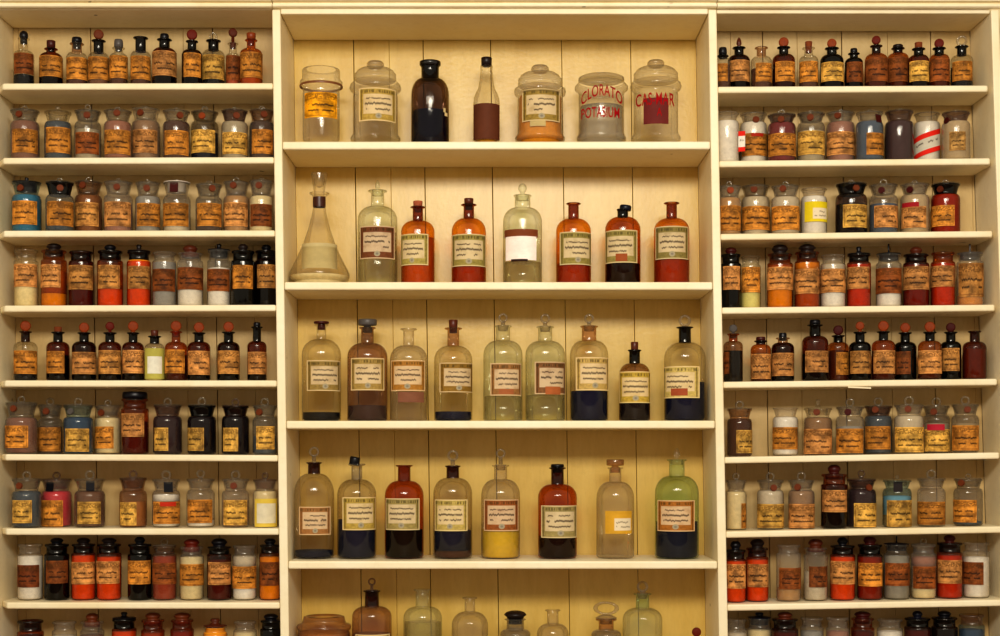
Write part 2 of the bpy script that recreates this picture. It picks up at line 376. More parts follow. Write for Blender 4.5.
ST = dict(org=(140, 62, 24), red=(104, 30, 14), mar=(70, 18, 14), blk=(12, 11, 19), navy=(14, 16, 34), cork=(128, 66, 34), brn=(92, 40, 20), gry=(90, 84, 80), dk=(34, 22, 20), wht=(220, 210, 195), rb=(110, 53, 26), green=(120, 160, 110), pinky=(176, 96, 66))
SW = dict(org='orange', red='dark red', mar='maroon', blk='black', navy='navy', cork='brown cork', brn='brown', gry='grey', dk='dark', wht='white', rb='rusty red', green='green', pinky='pinkish cork')
def rgba(c, a=1.0): return lin(c)+(a,)

def arc(r0, z0, r1, z1, n=6, kind='out'):
    """quarter ellipse from (r0,z0) rising to (r1,z1); bulging outwards"""
    return [(r1+(r0-r1)*math.cos(PI/2*i/n), z0+(z1-z0)*math.sin(PI/2*i/n)) for i in range(1, n+1)]

CBASE = {4: 0.108, 5: 0.12}
ORD = ['first', 'second', 'third', 'fourth', 'fifth', 'sixth', 'seventh', 'eighth', 'ninth', 'tenth', 'eleventh', 'twelfth']
ROWW = {1: 'top', 2: 'second', 3: 'third', 4: 'fourth', 5: 'fifth', 6: 'sixth', 7: 'seventh', 8: 'eighth', 9: 'bottom'}
CASE = {'L': 'left', 'C': 'middle', 'R': 'right'}

def make(side, row, idx, total, x0, y0, sc, kind, it):
    if side == 'C': Yb = CBASE.get(row, 0.132)
    else: Yb = 0.078
    Yb += it.get('dy', 0.0)
    q = lambda cx: x0+cx/sc
    k = S*(D+Yb)/D/sc                                    # metres per crop pixel at that depth
    cx, w = it['cx'], it['w']
    X = wx(q(cx), Yb)
    sx0, sz0, sx1, sz1 = SHELF['%s%d' % (side, row)]
    zb = sz0+(sz1-sz0)*(X-sx0)/(sx1-sx0)+0.0006
    Zof = lambda cy: wz(y0+cy/sc, Yb)-zb                 # local height of a crop row
    R = w*k/2
    kd = it.get('k', kind)
    g = it.get('g', 'c'); gcol = GL[g]
    if 'c' in it and any(x in ('navy', 'black', 'violet', 'deepblue') for x in ([it['c'][0]] if isinstance(it['c'][0], str) else [y[0] for y in it['c']])): gcol = gcol[:3]+(gcol[3]*.3,)
    lip = Zof(it['lip']); sh = Zof(it['sh'])
    nb = Zof(it['nb']) if 'nb' in it else sh+{'N': .27, 'W': .20, 'S': .08}.get(kd, .27)*2*R
    if nb > lip-0.006: nb = lip-0.006
    nw = it.get('nw', {'N': .42*w, 'W': .78*w, 'S': .84*w}.get(kd, .42*w))*k/2
    ll = it.get('lw', {'N': nw*1.42/k*2, 'W': .98*w, 'S': .96*w}.get(kd, nw*1.4/k*2))*k/2
    # ---- description
    names = {'N': 'apothecary_bottle', 'W': 'apothecary_jar', 'S': 'apothecary_jar'}
    noun = {'N': 'small bottle', 'W': 'wide-mouthed jar', 'S': 'straight-sided jar'}.get(kd, 'jar')
    if 'd' in it: lab = it['d']
    else:
        st = it.get('st'); c = it.get('c')
        ext = ''
        if c and not isinstance(c[0], str): c = c[0]
        if kd == 'N':
            if st: ext = {'disc': ' with %s disc stopper', 'cork': ' with %s stopper', 'cap': ' with %s cap', 'ball': ' with %s ball stopper', 'drop': ' with %s pointed stopper', 'ring': ' with clear ring stopper'}.get(st[0], ' with %s stopper')
            if st and '%s' in ext: ext = ext % SW.get(st[1], 'glass')
            if not st: ext = ' without stopper'
        else:
            if c: ext = ' of '+CW[c[0]]
            elif st: ext = ' with %s lid' % SW.get(st[1], 'glass')
        if row == 9: ext = ''
        lab = GW[g]+' '+noun+ext
    pos = '%s from left on %s unit\'s %s shelf' % (ORD[idx], CASE[side], (ROWW[row] if not (side == 'C' and row == 5) else 'bottom'))
    if len((lab+', '+pos).split()) > 16: pos = '%s from left, %s unit\'s %s shelf' % (ORD[idx], CASE[side], (ROWW[row] if not (side == 'C' and row == 5) else 'bottom'))
    if len((lab+', '+pos).split()) > 16: pos = '%s from left, %s %s shelf' % (ORD[idx], CASE[side], (ROWW[row] if not (side == 'C' and row == 5) else 'bottom'))
    lab = lab+', '+pos
    nm = it.get('name', names.get(kd, 'apothecary_jar'))
    cat = 'bottle' if 'bottle' in nm else ('flask' if 'flask' in nm else 'jar')
    grp = ('large bottles and jars on the middle shelves' if side == 'C' else {'N': 'small bottles', 'W': 'wide-mouthed jars', 'S': 'straight-sided jars'}[kind]+' on the %s unit\'s shelves' % CASE[side])
    root = empty(nm, (X, Yb, zb), lab, cat, grp, -math.atan2(X, D+Yb))
    # ---- body profile
    e = min(0.006, R*.2)
    body = [(0, 0.0), (R*.80, 0.0), (R*.93, e*.25), (R, e)]
    custom = it.get('prof')
    if custom:
        body = [(0, 0.0)]+[(hw*k, Zof(cy)) for hw, cy in custom]
        body = [(r, max(z, 0.0)) for r, z in body]
        fullprof = body
        bodytop = None
    else:
        body.append((R, sh))
        fl = it.get('dome', 1.0)
        body += arc(R, sh, nw*1.02, nb, 7)
        bodytop = len(body)
        t = max(0.0022, (ll-nw)*.35)
        if kd == 'N': neck = [(nw, nb+.0015), (nw*.98, lip-t*2.6), (nw*1.02, lip-t*2.2), (ll, lip-t*1.2), (ll*1.0, lip-t*.4), (ll*.93, lip), (nw*.75, lip)]
        elif kd == 'W': neck = [(nw*.985, nb+.001), (nw*1.0, lerp(nb, lip, .2)), (lerp(nw, ll, .35), lerp(nb, lip, .55)), (lerp(nw, ll, .62), lerp(nb, lip, .82)), (ll, lip-.0035), (ll*1.01, lip-.002), (ll*.97, lip), (nw*.8, lip)]
        else: neck = [(nw*.98, nb+.001), (nw*.98, lerp(nb, lip, .65)), (nw*1.04, lerp(nb, lip, .72)), (ll, lerp(nb, lip, .8)), (ll, lip-.0015), (ll*.96, lip), (nw*.8, lip)]
    nk = it.get('nk')
    seg = 40 if side == 'C' else 26
    if custom: link('glass_body', lathe(body, seg), M['glass'], root, True, gcol)
    elif nk:
        link('glass_body', lathe(body, seg), M['glass'], root, True, gcol)
        link('neck', lathe([body[-1]]+neck, seg), M['glass'] if nk in GL else M['solid'], root, True, GL[nk] if nk in GL else rgba(ST[nk[1:]]))
    else: link('glass_body', lathe(body+neck, seg), M['glass'], root, True, gcol)
    # ---- contents
    for ci, c in enumerate(([it['c']] if 'c' in it and isinstance(it['c'][0], str) else it.get('c', []))):
        top = Zof(c[1])
        if kd == 'W' and 'c' in it and isinstance(it['c'][0], str) and c[1] <= it['sh']+9: top = nb-.0012
        bot = 0.0025 if len(c) < 3 else Zof(c[2])
        cp = [(0, bot)]; last = None
        src = (body if custom else body+[(nw*.97, lip-.01)])
        f = .94
        pts = [(r*f, max(z, 0.0)+.0025) for r, z in src[1:]]
        def rad(z):
            for (ra, za), (rb, zb2) in zip(pts, pts[1:]):
                if za <= z <= zb2 and zb2 > za: return lerp(ra, rb, (z-za)/(zb2-za))
            return pts[-1][0] if z > pts[-1][1] else pts[0][0]
        cp.append((rad(bot+.0005), bot))
        for r, z in pts:
            if bot+.0008 < z < top-.0008: cp.append((r, z))
        tr_ = rad(top)
        cp += [(tr_, top-.0004), (tr_*.6, top+(.0015 if c[0] not in ('navy', 'yellow', 'black') else 0)), (0, top+(.002 if c[0] not in ('navy', 'yellow', 'black') else 0))]
        if c[0] in LQ and side == 'C': link('contents', lathe(cp, seg-4), M['glass'], root, True, LQ[c[0]])
        else: link('contents', lathe(cp, seg-4), M['powder'], root, True, rgba(CO[c[0]]))
    # ---- labels
    ls = it.get('l', [])
    if ls and not isinstance(ls[0], (tuple, list)): ls = [ls]
    for lx0, lx1, ly0, ly1, lk, *rest in ls:
        style = rest[0] if rest else ('side' if side != 'C' else 'centre')
        slant = rest[1] if len(rest) > 1 else 0.0
        RR = R*1.012+.0004+.0005*ls.index((lx0, lx1, ly0, ly1, lk, *rest))
        if custom: RR = it['lr']*k/2*1.012+.0004+.0005*ls.index((lx0, lx1, ly0, ly1, lk, *rest))
        cl = lambda v: max(-.985, min(.985, v))
        # visual position on the cylinder as seen by the camera
        t0 = math.asin(cl((lx0-cx)*k/RR)); t1 = math.asin(cl((lx1-cx)*k/RR))
        za, zb_ = Zof(ly1), Zof(ly0)
        za = max(za, .0015)
        if not custom: zb_ = min(zb_, sh+.25*(nb-sh))
        bm = bmesh.new(); uvl = bm.loops.layers.uv.new('UVMap'); nu = 12; vs = []
        for i in range(nu+1):
            t = lerp(t0, t1, i/nu); dz = slant*k*(i/nu-.5)
            vs.append([bm.verts.new((RR*math.sin(t), -RR*math.cos(t), z+dz)) for z in (za, (za+zb_)/2, zb_)])
        for i in range(nu):
            for j in range(2):
                f = bm.faces.new((vs[i][j], vs[i+1][j], vs[i+1][j+1], vs[i][j+1]))
                for lp, (a, b) in zip(f.loops, ((i, j), (i+1, j), (i+1, j+1), (i, j+1))): lp[uvl].uv = (a/nu, b/2)
        lc = LB[lk] if isinstance(lk, str) else lk
        v_ = random.uniform(.88, 1.08)
        o = link('paper_label', bm, M['label_'+style], root, True, rgba(tuple(min(255, x*v_) for x in lc)))
    if 'flap' in it:
        fx0, fx1, fy0, fy1 = it['flap']; t = math.radians(66); bm = bmesh.new(); uvl = bm.loops.layers.uv.new('UVMap')
        p0 = (R*1.02*math.sin(t), -R*1.02*math.cos(t)); wd = (fx1-fx0)*k
        z0, z1 = Zof(fy1), Zof(fy0)
        vs = [bm.verts.new(v) for v in ((p0[0], p0[1], z0), (p0[0]+wd, p0[1]-.004, z0), (p0[0]+wd, p0[1]-.004, z1), (p0[0], p0[1], z1))]
        f = bm.faces.new(vs)
        for lp, c_ in zip(f.loops, ((0, 0), (1, 0), (1, 1), (0, 1))): lp[uvl].uv = c_
        link('paper_label', bm, M['label_redband'], root, False, rgba((232, 225, 210)))
    # ---- wax seal on the neck
    if 'seal' in it:
        s_ = it['seal']; scx, scy = s_[0], s_[1]; sc_ = ST[s_[2] if len(s_) > 2 else 'rb']
        rr = 11.5*k if len(s_) < 4 else s_[3]*k
        z = Zof(scy); rn = lerp(nw, ll, .75 if (z-nb)/(lip-nb) > .6 else .25)*1.0+.0006
        t = math.asin(max(-.9, min(.9, (scx-cx)*k/rn)))
        if len(s_) > 4:   # square tag
            bm = bmesh.new(); prism(bm, [(-rr, -rr*1.2), (rr, -rr*1.2), (rr, rr*1.2), (-rr, rr*1.2)], -.0016, .001)
        else:
            bm = lathe([(0, -.003), (rr*.55, -.003), (rr*.62, -.0015), (rr, -.002), (rr, .003), (0, .003)], 16); xform(bm, Matrix.Rotation(-PI/2, 4, 'X')); xform(bm, Matrix.Scale(-1, 4, (0, 1, 0)))
            bmesh.ops.recalc_face_normals(bm, faces=bm.faces[:])
        tilt = -math.atan2(ll-nw, max(lip-nb, .004))*.8
        xform(bm, Matrix.Rotation(tilt if kd == 'W' else 0, 4, 'X')); xform(bm, Matrix.Rotation(t, 4, 'Z'))
        bmesh.ops.recalc_face_normals(bm, faces=bm.faces[:])
        o = link('neck_tag' if len(s_) > 4 else 'wax_seal', bm, M['wax'], root, False, rgba(sc_), (rn*math.sin(t), -rn*math.cos(t)-.001, z))
    # ---- stopper
    st = it.get('st')
    if st:
        sk, scn, ty = st[0], st[1], st[2]; sw = (st[3] if len(st) > 3 else 32)*k/2
        top = Zof(ty); b0 = lip; h = max(top-b0, .004)
        glassy = scn in GL
        mat = M['glass'] if glassy else (M['cork'] if scn in ('cork', 'pinky') else (M['wax'] if sk == 'disc' else M['solid'])); colr = (tuple(x*y for x, y in zip(GL[scn][:3], (.84, .82, .79)))+(.30,) if sk in ('ring', 'hoop') else GL[scn]) if glassy else rgba(ST[scn])
        bm = bmesh.new()
        plug = nw*.80
        pl = min(.014, (lip-nb)*.6)
        if custom: plug = sw*.8; pl = .002
        if sk == 'disc':
            r = min(sw, h/2*1.0)
            lathe([(0, -.0045), (r*.45, -.0045), (r*.55, -.003), (r*.75, -.0055), (r*.95, -.0045), (r, -.0015), (r, .0015), (r*.95, .0045), (r*.75, .0055), (0, .0055)], 24, bm)
            xform(bm, Matrix.Rotation(PI/2, 4, 'X')); xform(bm, Matrix.Translation((0, 0, top-r)))
            lathe([(0, b0-pl), (plug*.85, b0-pl), (plug, b0-.001), (plug*1.05, b0+.001), (r*.35, b0+.002), (r*.35, top-2*r+.003), (0, top-2*r+.004)], 18, bm)
        elif sk == 'ring':
            r = min(sw, h/2); tb = r*.22
            handle = torus(r-tb, tb, top-r)
            if kd == 'W' or kd == 'S': lathe([(0, lerp(nb, lip, .2)), (nw*.86, lerp(nb, lip, .2)), (ll*.90, b0-.001), (ll*.92, b0+.0004), (ll*1.03, b0+.0006), (ll*1.03, b0+.0020), (ll*.9, b0+.0032), (r*.5, b0+.0042), (r*.5, max(top-2*r+.002, b0+.005)), (0, max(top-2*r+.003, b0+.006))], seg, bm)
            else: lathe([(0, b0-pl), (plug*.8, b0-pl), (plug, b0-.001), (plug*1.1, b0+.0012), (r*.4, b0+.002), (r*.4, top-2*r+.003), (0, top-2*r+.004)], 18, bm)
        elif sk == 'cork': lathe([(0, b0-pl), (min(sw, plug)*.85, b0-pl), (min(sw, plug)*.9, b0), (sw*.95, b0+.001), (sw, top-.001), (sw*.93, top), (0, top)], 20, bm)
        elif sk == 'cap': lathe([(0, b0-pl), (plug*.9, b0-pl), (plug, b0), (sw, b0+.0006), (sw*1.02, lerp(b0, top, .5)), (sw*.98, lerp(b0, top, .82)), (sw*.86, top), (0, top+.0004)], 22, bm)
        elif sk == 'mush': lathe([(0, b0-pl), (plug, b0-pl), (plug, b0+.0004), (sw*.75, b0+.001), (sw*.8, lerp(b0, top, .25)), (sw, lerp(b0, top, .45)), (sw, lerp(b0, top, .6)), (sw*.8, lerp(b0, top, .85)), (sw*.45, top), (0, top)], 24, bm)
        elif sk == 'knob':
            if kd in ('W', 'S'): lathe([(0, lerp(nb, lip, .3)), (nw*.86, lerp(nb, lip, .3)), (nw*.88, b0+.0004), (ll*1.0, b0+.0006), (ll*1.0, b0+.002), (ll*.7, b0+.0035), (sw*1.2, b0+.0045), (sw*.7, lerp(b0, top, .5)), (sw, lerp(b0, top, .75)), (sw*.8, top), (0, top)], 24, bm)
            else: lathe([(0, b0-pl), (plug, b0-pl), (plug, b0+.0004), (sw*.6, b0+.001), (sw*.6, lerp(b0, top, .4)), (sw, lerp(b0, top, .6)), (sw, lerp(b0, top, .8)), (sw*.6, top), (0, top)], 20, bm)
        elif sk == 'lid': lathe([(0, b0-.003), (nw*.8, b0-.003), (nw*.8, b0+.0003), (sw, b0+.0008), (sw*1.02, lerp(b0, top, .4)), (sw*1.0, lerp(b0, top, .8)), (sw*.93, top), (sw*.3, top+.0005), (0, top+.0005)], 28, bm)
        elif sk == 'ball': lathe([(0, b0-pl), (plug, b0-pl), (plug, b0), (sw*.4, b0+.002)]+[(sw*math.sin(a), top-sw*1.15+sw*1.15*-math.cos(a)) for a in [PI*.18+PI*.82*i/8 for i in range(8)]]+[(0, top)], 20, bm)
        elif sk in ('drop', 'spire'): lathe([(0, b0-pl), (plug, b0-pl), (plug, b0), (sw*.6, b0+.001), (sw*.5, lerp(b0, top, .12)), (sw*1.0, lerp(b0, top, .35)), (sw*.95, lerp(b0, top, .55)), (sw*.6, lerp(b0, top, .85)), (sw*.25, top), (0, top)], 18, bm)
        elif sk == 'flat': lathe([(0, b0-pl), (plug, b0-pl), (plug, b0), (plug*.7, b0+.001), (plug*.7, lerp(b0, top, .2)), (sw*.95, lerp(b0, top, .25)), (sw, lerp(b0, top, .35)), (sw, lerp(b0, top, .9)), (sw*.95, top), (0, top)], 24, bm)
        elif sk == 'tilt':
            lathe([(0, 0), (sw*.9, 0), (sw, .002), (sw, h*.8), (sw*.9, h), (0, h)], 20, bm); xform(bm, Matrix.Rotation(st[4], 4, 'Y')); xform(bm, Matrix.Translation((st[5]*k, 0, b0-.004)))
        elif sk == 'flare': lathe([(0, b0-.02), (sw*.55, b0-.02), (sw*.62, b0), (sw*.72, lerp(b0, top, .3)), (sw, top-.002), (sw*.98, top), (sw*.8, top-.001), (sw*.55, lerp(b0, top, .4)), (0, lerp(b0, top, .3))], 24, bm)
        elif sk == 'hoop':    # mushroom glass stopper: ring of glass on a disc
            torus(sw*.5, sw*.10, lerp(b0, top, .62), bm, 24, 8, 1.9)
            lathe([(0, b0-pl), (plug, b0-pl), (plug, b0), (sw*.95, b0+.001), (sw*.95, b0+.003), (sw*.5, lerp(b0, top, .22)), (0, lerp(b0, top, .25))], 24, bm)
        o = link('stopper', bm, mat, root, True, colr)
        if sk == 'ring': link('ring_handle', handle, mat, o, True, colr)
    return root, k, Zof, R

def b(cx, w, lip, sh, **kw): return dict(cx=cx, w=w, lip=lip, sh=sh, **kw)
ROWS = []
def R_(side, row, x0, y0, sc, kind, items): ROWS.append((side, row, x0, y0, sc, kind, items))
K = 3.448
# -------- left unit
R_('L', 1, 0, 0, K, 'N', [
 b(82, 70, 133, 195, nw=28, g='c', c=('black', 262), l=(50, 114, 190, 262, 'b'), st=('ball', 'blk', 106, 30)),
 b(176, 80, 168, 205, nw=32, g='d', c=('black', 240), l=(138, 214, 195, 272, 'o'), st=('cork', 'mar', 141, 30)),
 b(265, 72, 150, 202, nw=34, g='c', c=('umber', 215), l=(231, 301, 205, 281, 'o'), st=('cap', 'blk', 130, 34), nk='m'),
 b(340, 72, 140, 202, nw=34, g='c', c=('brown', 215), l=(305, 375, 203, 281, 'o'), st=('disc', 'rb', 102, 34), nk='k'),
 b(409, 62, 165, 202, nw=30, g='c', c=('umber', 215), l=(378, 440, 195, 276, 'o'), st=('cap', 'gry', 137, 30)),
 b(485, 70, 130, 197, nw=36, g='c', c=('umber', 215), l=(451, 518, 200, 281, 'o'), nk='k', d='clear small bottle with open black neck'),
 b(567, 84, 136, 190, nw=36, g='d', c=('black', 215), l=(526, 608, 180, 270, 's'), st=('cap', 'blk', 118, 30), nk='k'),
 b(662, 70, 142, 192, nw=30, g='D', c=('black', 215), l=(634, 692, 190, 273, 'o'), st=('disc', 'red', 102, 36), nk='k'),
 b(736, 78, 140, 195, nw=36, g='c', c=('black', 215), l=(699, 772, 197, 281, 'y'), nk='k', st=('ring', 'c', 112, 30)),
 b(803, 50, 150, 200, nw=26, g='c', c=('rust', 210), l=(780, 826, 184, 281, 'b'), st=('disc', 'brn', 98, 30), dy=.02),
 b(866, 78, 138, 190, nw=30, g='a', c=('amber', 200), l=(829, 905, 188, 276, 'o'), st=('cork', 'org', 115, 32), nk='R', dy=-.01),
])
R_('L', 2, 0, 80, K, 'W', [
 b(86, 98, 110, 165, g='s', c=('rose', 172), l=(45, 128, 178, 259, 'o'), seal=(67, 127), st=('ring', 'c', 88, 22)),
 b(200, 92, 114, 165, g='s', c=('slate', 172), l=(160, 241, 171, 259, 'o'), st=('knob', 'c', 92, 22), nk='c', d='wide-mouthed jar with black-bordered orange label'),
 b(303, 90, 112, 165, g='s', c=('chalk', 175), l=(262, 340, 188, 262, 'b'), seal=(300, 130), st=('ring', 'c', 84, 20)),
 b(406, 94, 112, 165, g='p', c=('rose', 172), l=(362, 448, 180, 263, 'o'), seal=(403, 124), st=('ring', 'c', 92, 30)),
 b(503, 98, 104, 165, g='f', c=('sand', 172), l=(459, 541, 180, 260, 's'), seal=(485, 122), st=('knob', 'c', 92, 30)),
 b(608, 92, 112, 165, g='p', c=('umber', 172), l=(569, 649, 182, 266, 'o'), seal=(620, 130), st=('ring', 'c', 94, 30)),
 b(706, 94, 115, 165, g='s', c=('navy', 185), l=(660, 741, 180, 259, 'y'), seal=(697, 133, 'org'), st=('ring', 'c', 90, 30)),
 b(809, 90, 110, 165, g='s', c=('chalk', 170), l=(768, 852, 188, 263, 'y'), seal=(815, 131), nk='v', st=('ring', 'c', 92, 22)),
 b(903, 86, 110, 165, g='s', c=('umber', 172), l=(869, 941, 178, 262, 'o'), seal=(910, 126), nk='m', st=('ring', 'c', 88, 22)),
])
R_('L', 3, 0, 155, K, 'W', [
 b(92, 100, 98, 160, g='b', c=('blue', 165), l=(45, 126, 165, 246, 'o'), seal=(72, 121), st=('knob', 'blk', 78, 14)),
 b(206, 95, 98, 160, g='s', c=('slate', 185), l=(164, 251, 166, 250, 'o'), seal=(207, 121), nk='n', st=('ring', 'c', 78, 22)),
 b(305, 94, 98, 160, g='B', c=('sand', 165), l=(262, 339, 170, 251, 't'), seal=(286, 112), st=('ring', 'c', 76, 22)),
 b(408, 98, 98, 160, g='f', c=('rose', 170), l=(362, 449, 168, 252, 's'), seal=(403, 118), st=('ring', 'c', 80, 24)),
 b(510, 86, 100, 162, g='w', c=('grey', 170), l=(473, 551, 172, 251, 'o'), seal=(506, 121), st=('ring', 'c', 84, 24)),
 b(610, 94, 98, 162, g='w', c=('chalk', 175), l=(564, 649, 172, 251, 'o'), seal=(600, 118, 'mar', 14, 1), st=('knob', 'wht', 86, 12), d='wide-mouthed jar with square dark neck tag'),
 b(720, 90, 106, 165, g='s', c=('umber', 185), l=(680, 762, 172, 251, 'o'), seal=(731, 122), st=('ring', 'c', 88, 24)),
 b(815, 90, 98, 162, g='f', c=('tan', 168), l=(771, 853, 170, 251, 's'), seal=(805, 112), st=('ring', 'c', 76, 22)),
 b(901, 82, 94, 160, g='w', c=('cream', 160), l=(864, 937, 175, 251, 'b'), seal=(893, 112), st=('ring', 'c', 78, 22)),
])
R_('L', 4, 0, 228, K, 'S', [
 b(90, 82, 76, 120, g='c', c=('cream', 150), l=(50, 126, 128, 206, 's')),
 b(186, 88, 78, 118, g='a', c=[('orange', 228), ('amber', 150, 229)], l=(142, 208, 130, 209, 's'), st=('mush', 'dk', 54, 50), d='amber straight-sided jar half full of orange powder'),
 b(280, 84, 82, 122, g='d', c=('redamber', 125), l=(238, 319, 132, 216, 't'), nk='D'),
 b(380, 88, 80, 120, g='R', c=('scarlet', 212), l=(339, 412, 132, 213, 't'), st=('mush', 'blk', 58, 40), nk='D'),
 b(479, 82, 82, 122, g='R', c=('scarlet', 112), l=(442, 516, 135, 213, 't'), st=('knob', 'dk', 58, 18), nk='D', d='red-amber straight-sided jar with thin knob, full of scarlet powder'),
 b(567, 82, 85, 120, g='w', c=('grey', 120), l=(527, 603, 145, 222, 'b')),
 b(656, 88, 88, 120, g='f', c=('white', 212), l=(613, 700, 140, 216, 'b'), st=('mush', 'brn', 60, 50)),
 b(755, 80, 78, 120, g='w', c=('white', 140), l=(714, 791, 145, 221, 'b'), st=('knob', 'blk', 56, 18)),
 b(838, 82, 80, 120, g='k', c=('black', 140), l=(803, 871, 132, 213, 'o'), st=('mush', 'dk', 56, 34)),
 b(918, 80, 80, 120, g='D', c=('violet', 140), l=(887, 951, 130, 211, 't'), st=('mush', 'blk', 58, 34)),
])
R_('L', 5, 0, 303, K, 'N', [
 b(88, 80, 98, 155, nw=30, g='c', c=('black', 175), l=(49, 126, 166, 246, 'o'), st=('disc', 'org', 61, 36), nk='D'),
 b(200, 78, 100, 155, nw=32, g='d', c=('black', 180), l=(162, 221, 168, 244, 'o'), st=('cork', 'cork', 82, 26), nk='k'),
 b(290, 82, 102, 155, nw=32, g='D', c=('black', 180), l=(250, 331, 171, 247, 's'), st=('disc', 'org', 67, 38), nk='k'),
 b(379, 78, 102, 155, nw=32, g='d', c=('black', 180), l=(341, 416, 165, 246, 't'), st=('disc', 'red', 65, 30), nk='k'),
 b(459, 74, 102, 155, nw=30, g='d', c=('black', 180), l=(424, 498, 164, 244, 's'), st=('disc', 'org', 62, 36), nk='k'),
 b(533, 68, 114, 158, nw=32, g='c', c=('pale', 170), l=[(500, 566, 158, 263, (196, 186, 90), 'plain'), (509, 558, 186, 245, (226, 222, 205), 'plain')], st=('cork', 'brn', 94, 26), nk='k', d='small bottle with olive and white label'),
 b(607, 76, 98, 155, nw=30, g='R', c=('umber', 180), l=(569, 636, 163, 244, 'o'), st=('disc', 'org', 61, 40), nk='R', d='small bottle with red-amber neck and big orange disc stopper'),
 b(686, 78, 102, 155, nw=32, g='d', c=('black', 180), l=(649, 723, 167, 249, 's'), st=('disc', 'org', 66, 36), nk='k'),
 b(788, 76, 100, 155, nw=32, g='D', c=('black', 180), l=(751, 827, 166, 246, 't'), st=('disc', 'org', 64, 38), nk='k'),
 b(886, 66, 82, 150, nw=28, g='d', c=('black', 190), l=(855, 919, 170, 247, 's'), st=('cap', 'blk', 67, 24), nk='k'),
])
R_('L', 6, 0, 378, K, 'W', [
 b(74, 108, 88, 158, g='s', c=('rose', 165), l=(20, 96, 165, 241, 'o'), seal=(48, 107), st=('ring', 'c', 62, 30)),
 b(173, 84, 96, 158, g='s', c=('brown', 168), l=(132, 208, 171, 253, 'o'), seal=(160, 116), st=('ring', 'c', 68, 34)),
 b(270, 102, 96, 156, g='b', c=('slate', 160), l=(227, 306, 175, 254, 'y'), st=('ring', 'c', 68, 36), seal=(245, 116, 'gry')),
 b(372, 92, 98, 155, g='w', c=('cream', 158), l=(328, 391, 168, 243, 'o'), seal=(350, 121), nk='w', st=('ring', 'c', 74, 36)),
 b(465, 94, 72, 112, k='S', g='R', c=('dkred', 150), l=(420, 496, 123, 203, 's'), st=('lid', 'blk', 48, 84), d='tall amber jar with broad black lid'),
 b(578, 98, 96, 152, g='v', c=('plum', 158), l=(533, 580, 172, 251, 'y'), st=('ring', 'c', 68, 38)),
 b(696, 98, 96, 152, g='v', c=('violet', 158), l=(648, 703, 172, 251, 'y'), st=('ring', 'c', 66, 38), nk='k'),
 b(812, 94, 98, 150, g='v', c=('violet', 155), l=(770, 821, 172, 253, 'y'), st=('ring', 'm', 70, 30), nk='D'),
 b(913, 84, 98, 152, g='s', c=('slate', 200), l=(884, 946, 167, 246, 'y'), seal=(895, 119), st=('ring', 'c', 68, 34)),
])
R_('L', 7, 0, 452, K, 'W', [
 b(92, 100, 95, 155, g='s', c=('slate', 160), l=(45, 109, 165, 243, 'y'), seal=(68, 116), st=('ring', 'c', 65, 36)),
 b(195, 104, 96, 155, g='w', c=('crimson', 158), l=(147, 216, 165, 256, 'o'), seal=(173, 119, 'blk', 13, 1), st=('ring', 'm', 68, 34)),
 b(310, 104, 96, 155, g='p', c=('brown', 162), l=(269, 346, 170, 246, 'y'), seal=(311, 116, 'blk', 14, 1), st=('ring', 'c', 62, 36)),
 b(459, 94, 92, 152, g='B', c=('tan', 172), l=(415, 470, 172, 251, 'y'), st=('ring', 'm', 62, 36), d='wide-mouthed jar of tan powder with ragged drip stain'),
 b(573, 95, 97, 152, g='w', c=[('white', 240), ('sand', 168, 239), ('white', 147, 169)], l=[(530, 619, 170, 246, 'o'), (552, 606, 171, 186, (190, 50, 25), 'plain')], seal=(580, 120, 'blk', 15, 1), st=('ring', 'c', 62, 34), d='wide-mouthed jar of white powder with red-topped label'),
 b(692, 96, 96, 150, g='w', c=('white', 235), l=(648, 731, 163, 243, 'o'), st=('ring', 'c', 60, 30)),
 b(812, 94, 96, 152, g='f', c=('tan', 165), l=(772, 851, 165, 250, 'y'), seal=(806, 116), st=('ring', 'c', 62, 36)),
 b(914, 84, 98, 150, g='w', c=('cream', 158), l=[(879, 955, 160, 263, (206, 178, 74), 'plain'), (886, 950, 176, 244, (222, 212, 184), 'plain')], st=('ring', 'm', 70, 24), d='wide-mouthed jar wrapped in yellow and white label'),
])
R_('L', 8, 0, 528, K, 'S', [
 b(104, 86, 55, 97, g='w', c=('white', 97), l=(62, 134, 125, 201, 'k')),
 b(196, 84, 55, 95, g='k', c=('black', 120), l=(160, 233, 110, 188, 'b'), st=('mush', 'blk', 34, 44)),
 b(288, 82, 55, 92, g='R', c=('scarlet', 95), l=(248, 326, 115, 191, 's'), st=('mush', 'dk', 34, 46), nk='D'),
 b(376, 84, 55, 92, g='R', c=('scarlet', 100), l=(334, 411, 112, 189, 's'), st=('mush', 'dk', 34, 50), nk='D'),
 b(482, 82, 55, 95, g='n', c=('navy', 100), l=(442, 518, 110, 191, 'o'), st=('mush', 'blk', 30, 36), nk='k'),
 b(567, 82, 62, 95, g='B', c=('rust', 98), l=(527, 608, 118, 191, 'b'), st=('ring', 'c', 34, 40)),
 b(661, 82, 64, 100, g='w', c=('cream', 100), l=(621, 704, 122, 196, 'o'), st=('mush', 'red', 38, 54)),
 b(756, 84, 64, 95, g='d', c=('redamber', 110), l=(718, 796, 115, 193, 's'), st=('mush', 'blk', 36, 54), nk='k'),
 b(843, 82, 60, 98, g='w', c=[('white', 206), ('sand', 132, 205), ('chalk', 98, 133)], l=(802, 883, 130, 206, 'o')),
 b(931, 74, 58, 92, g='a', c=('orange', 100), l=(897, 962, 115, 196, 'b'), st=('mush', 'blk', 36, 40), nk='D'),
])
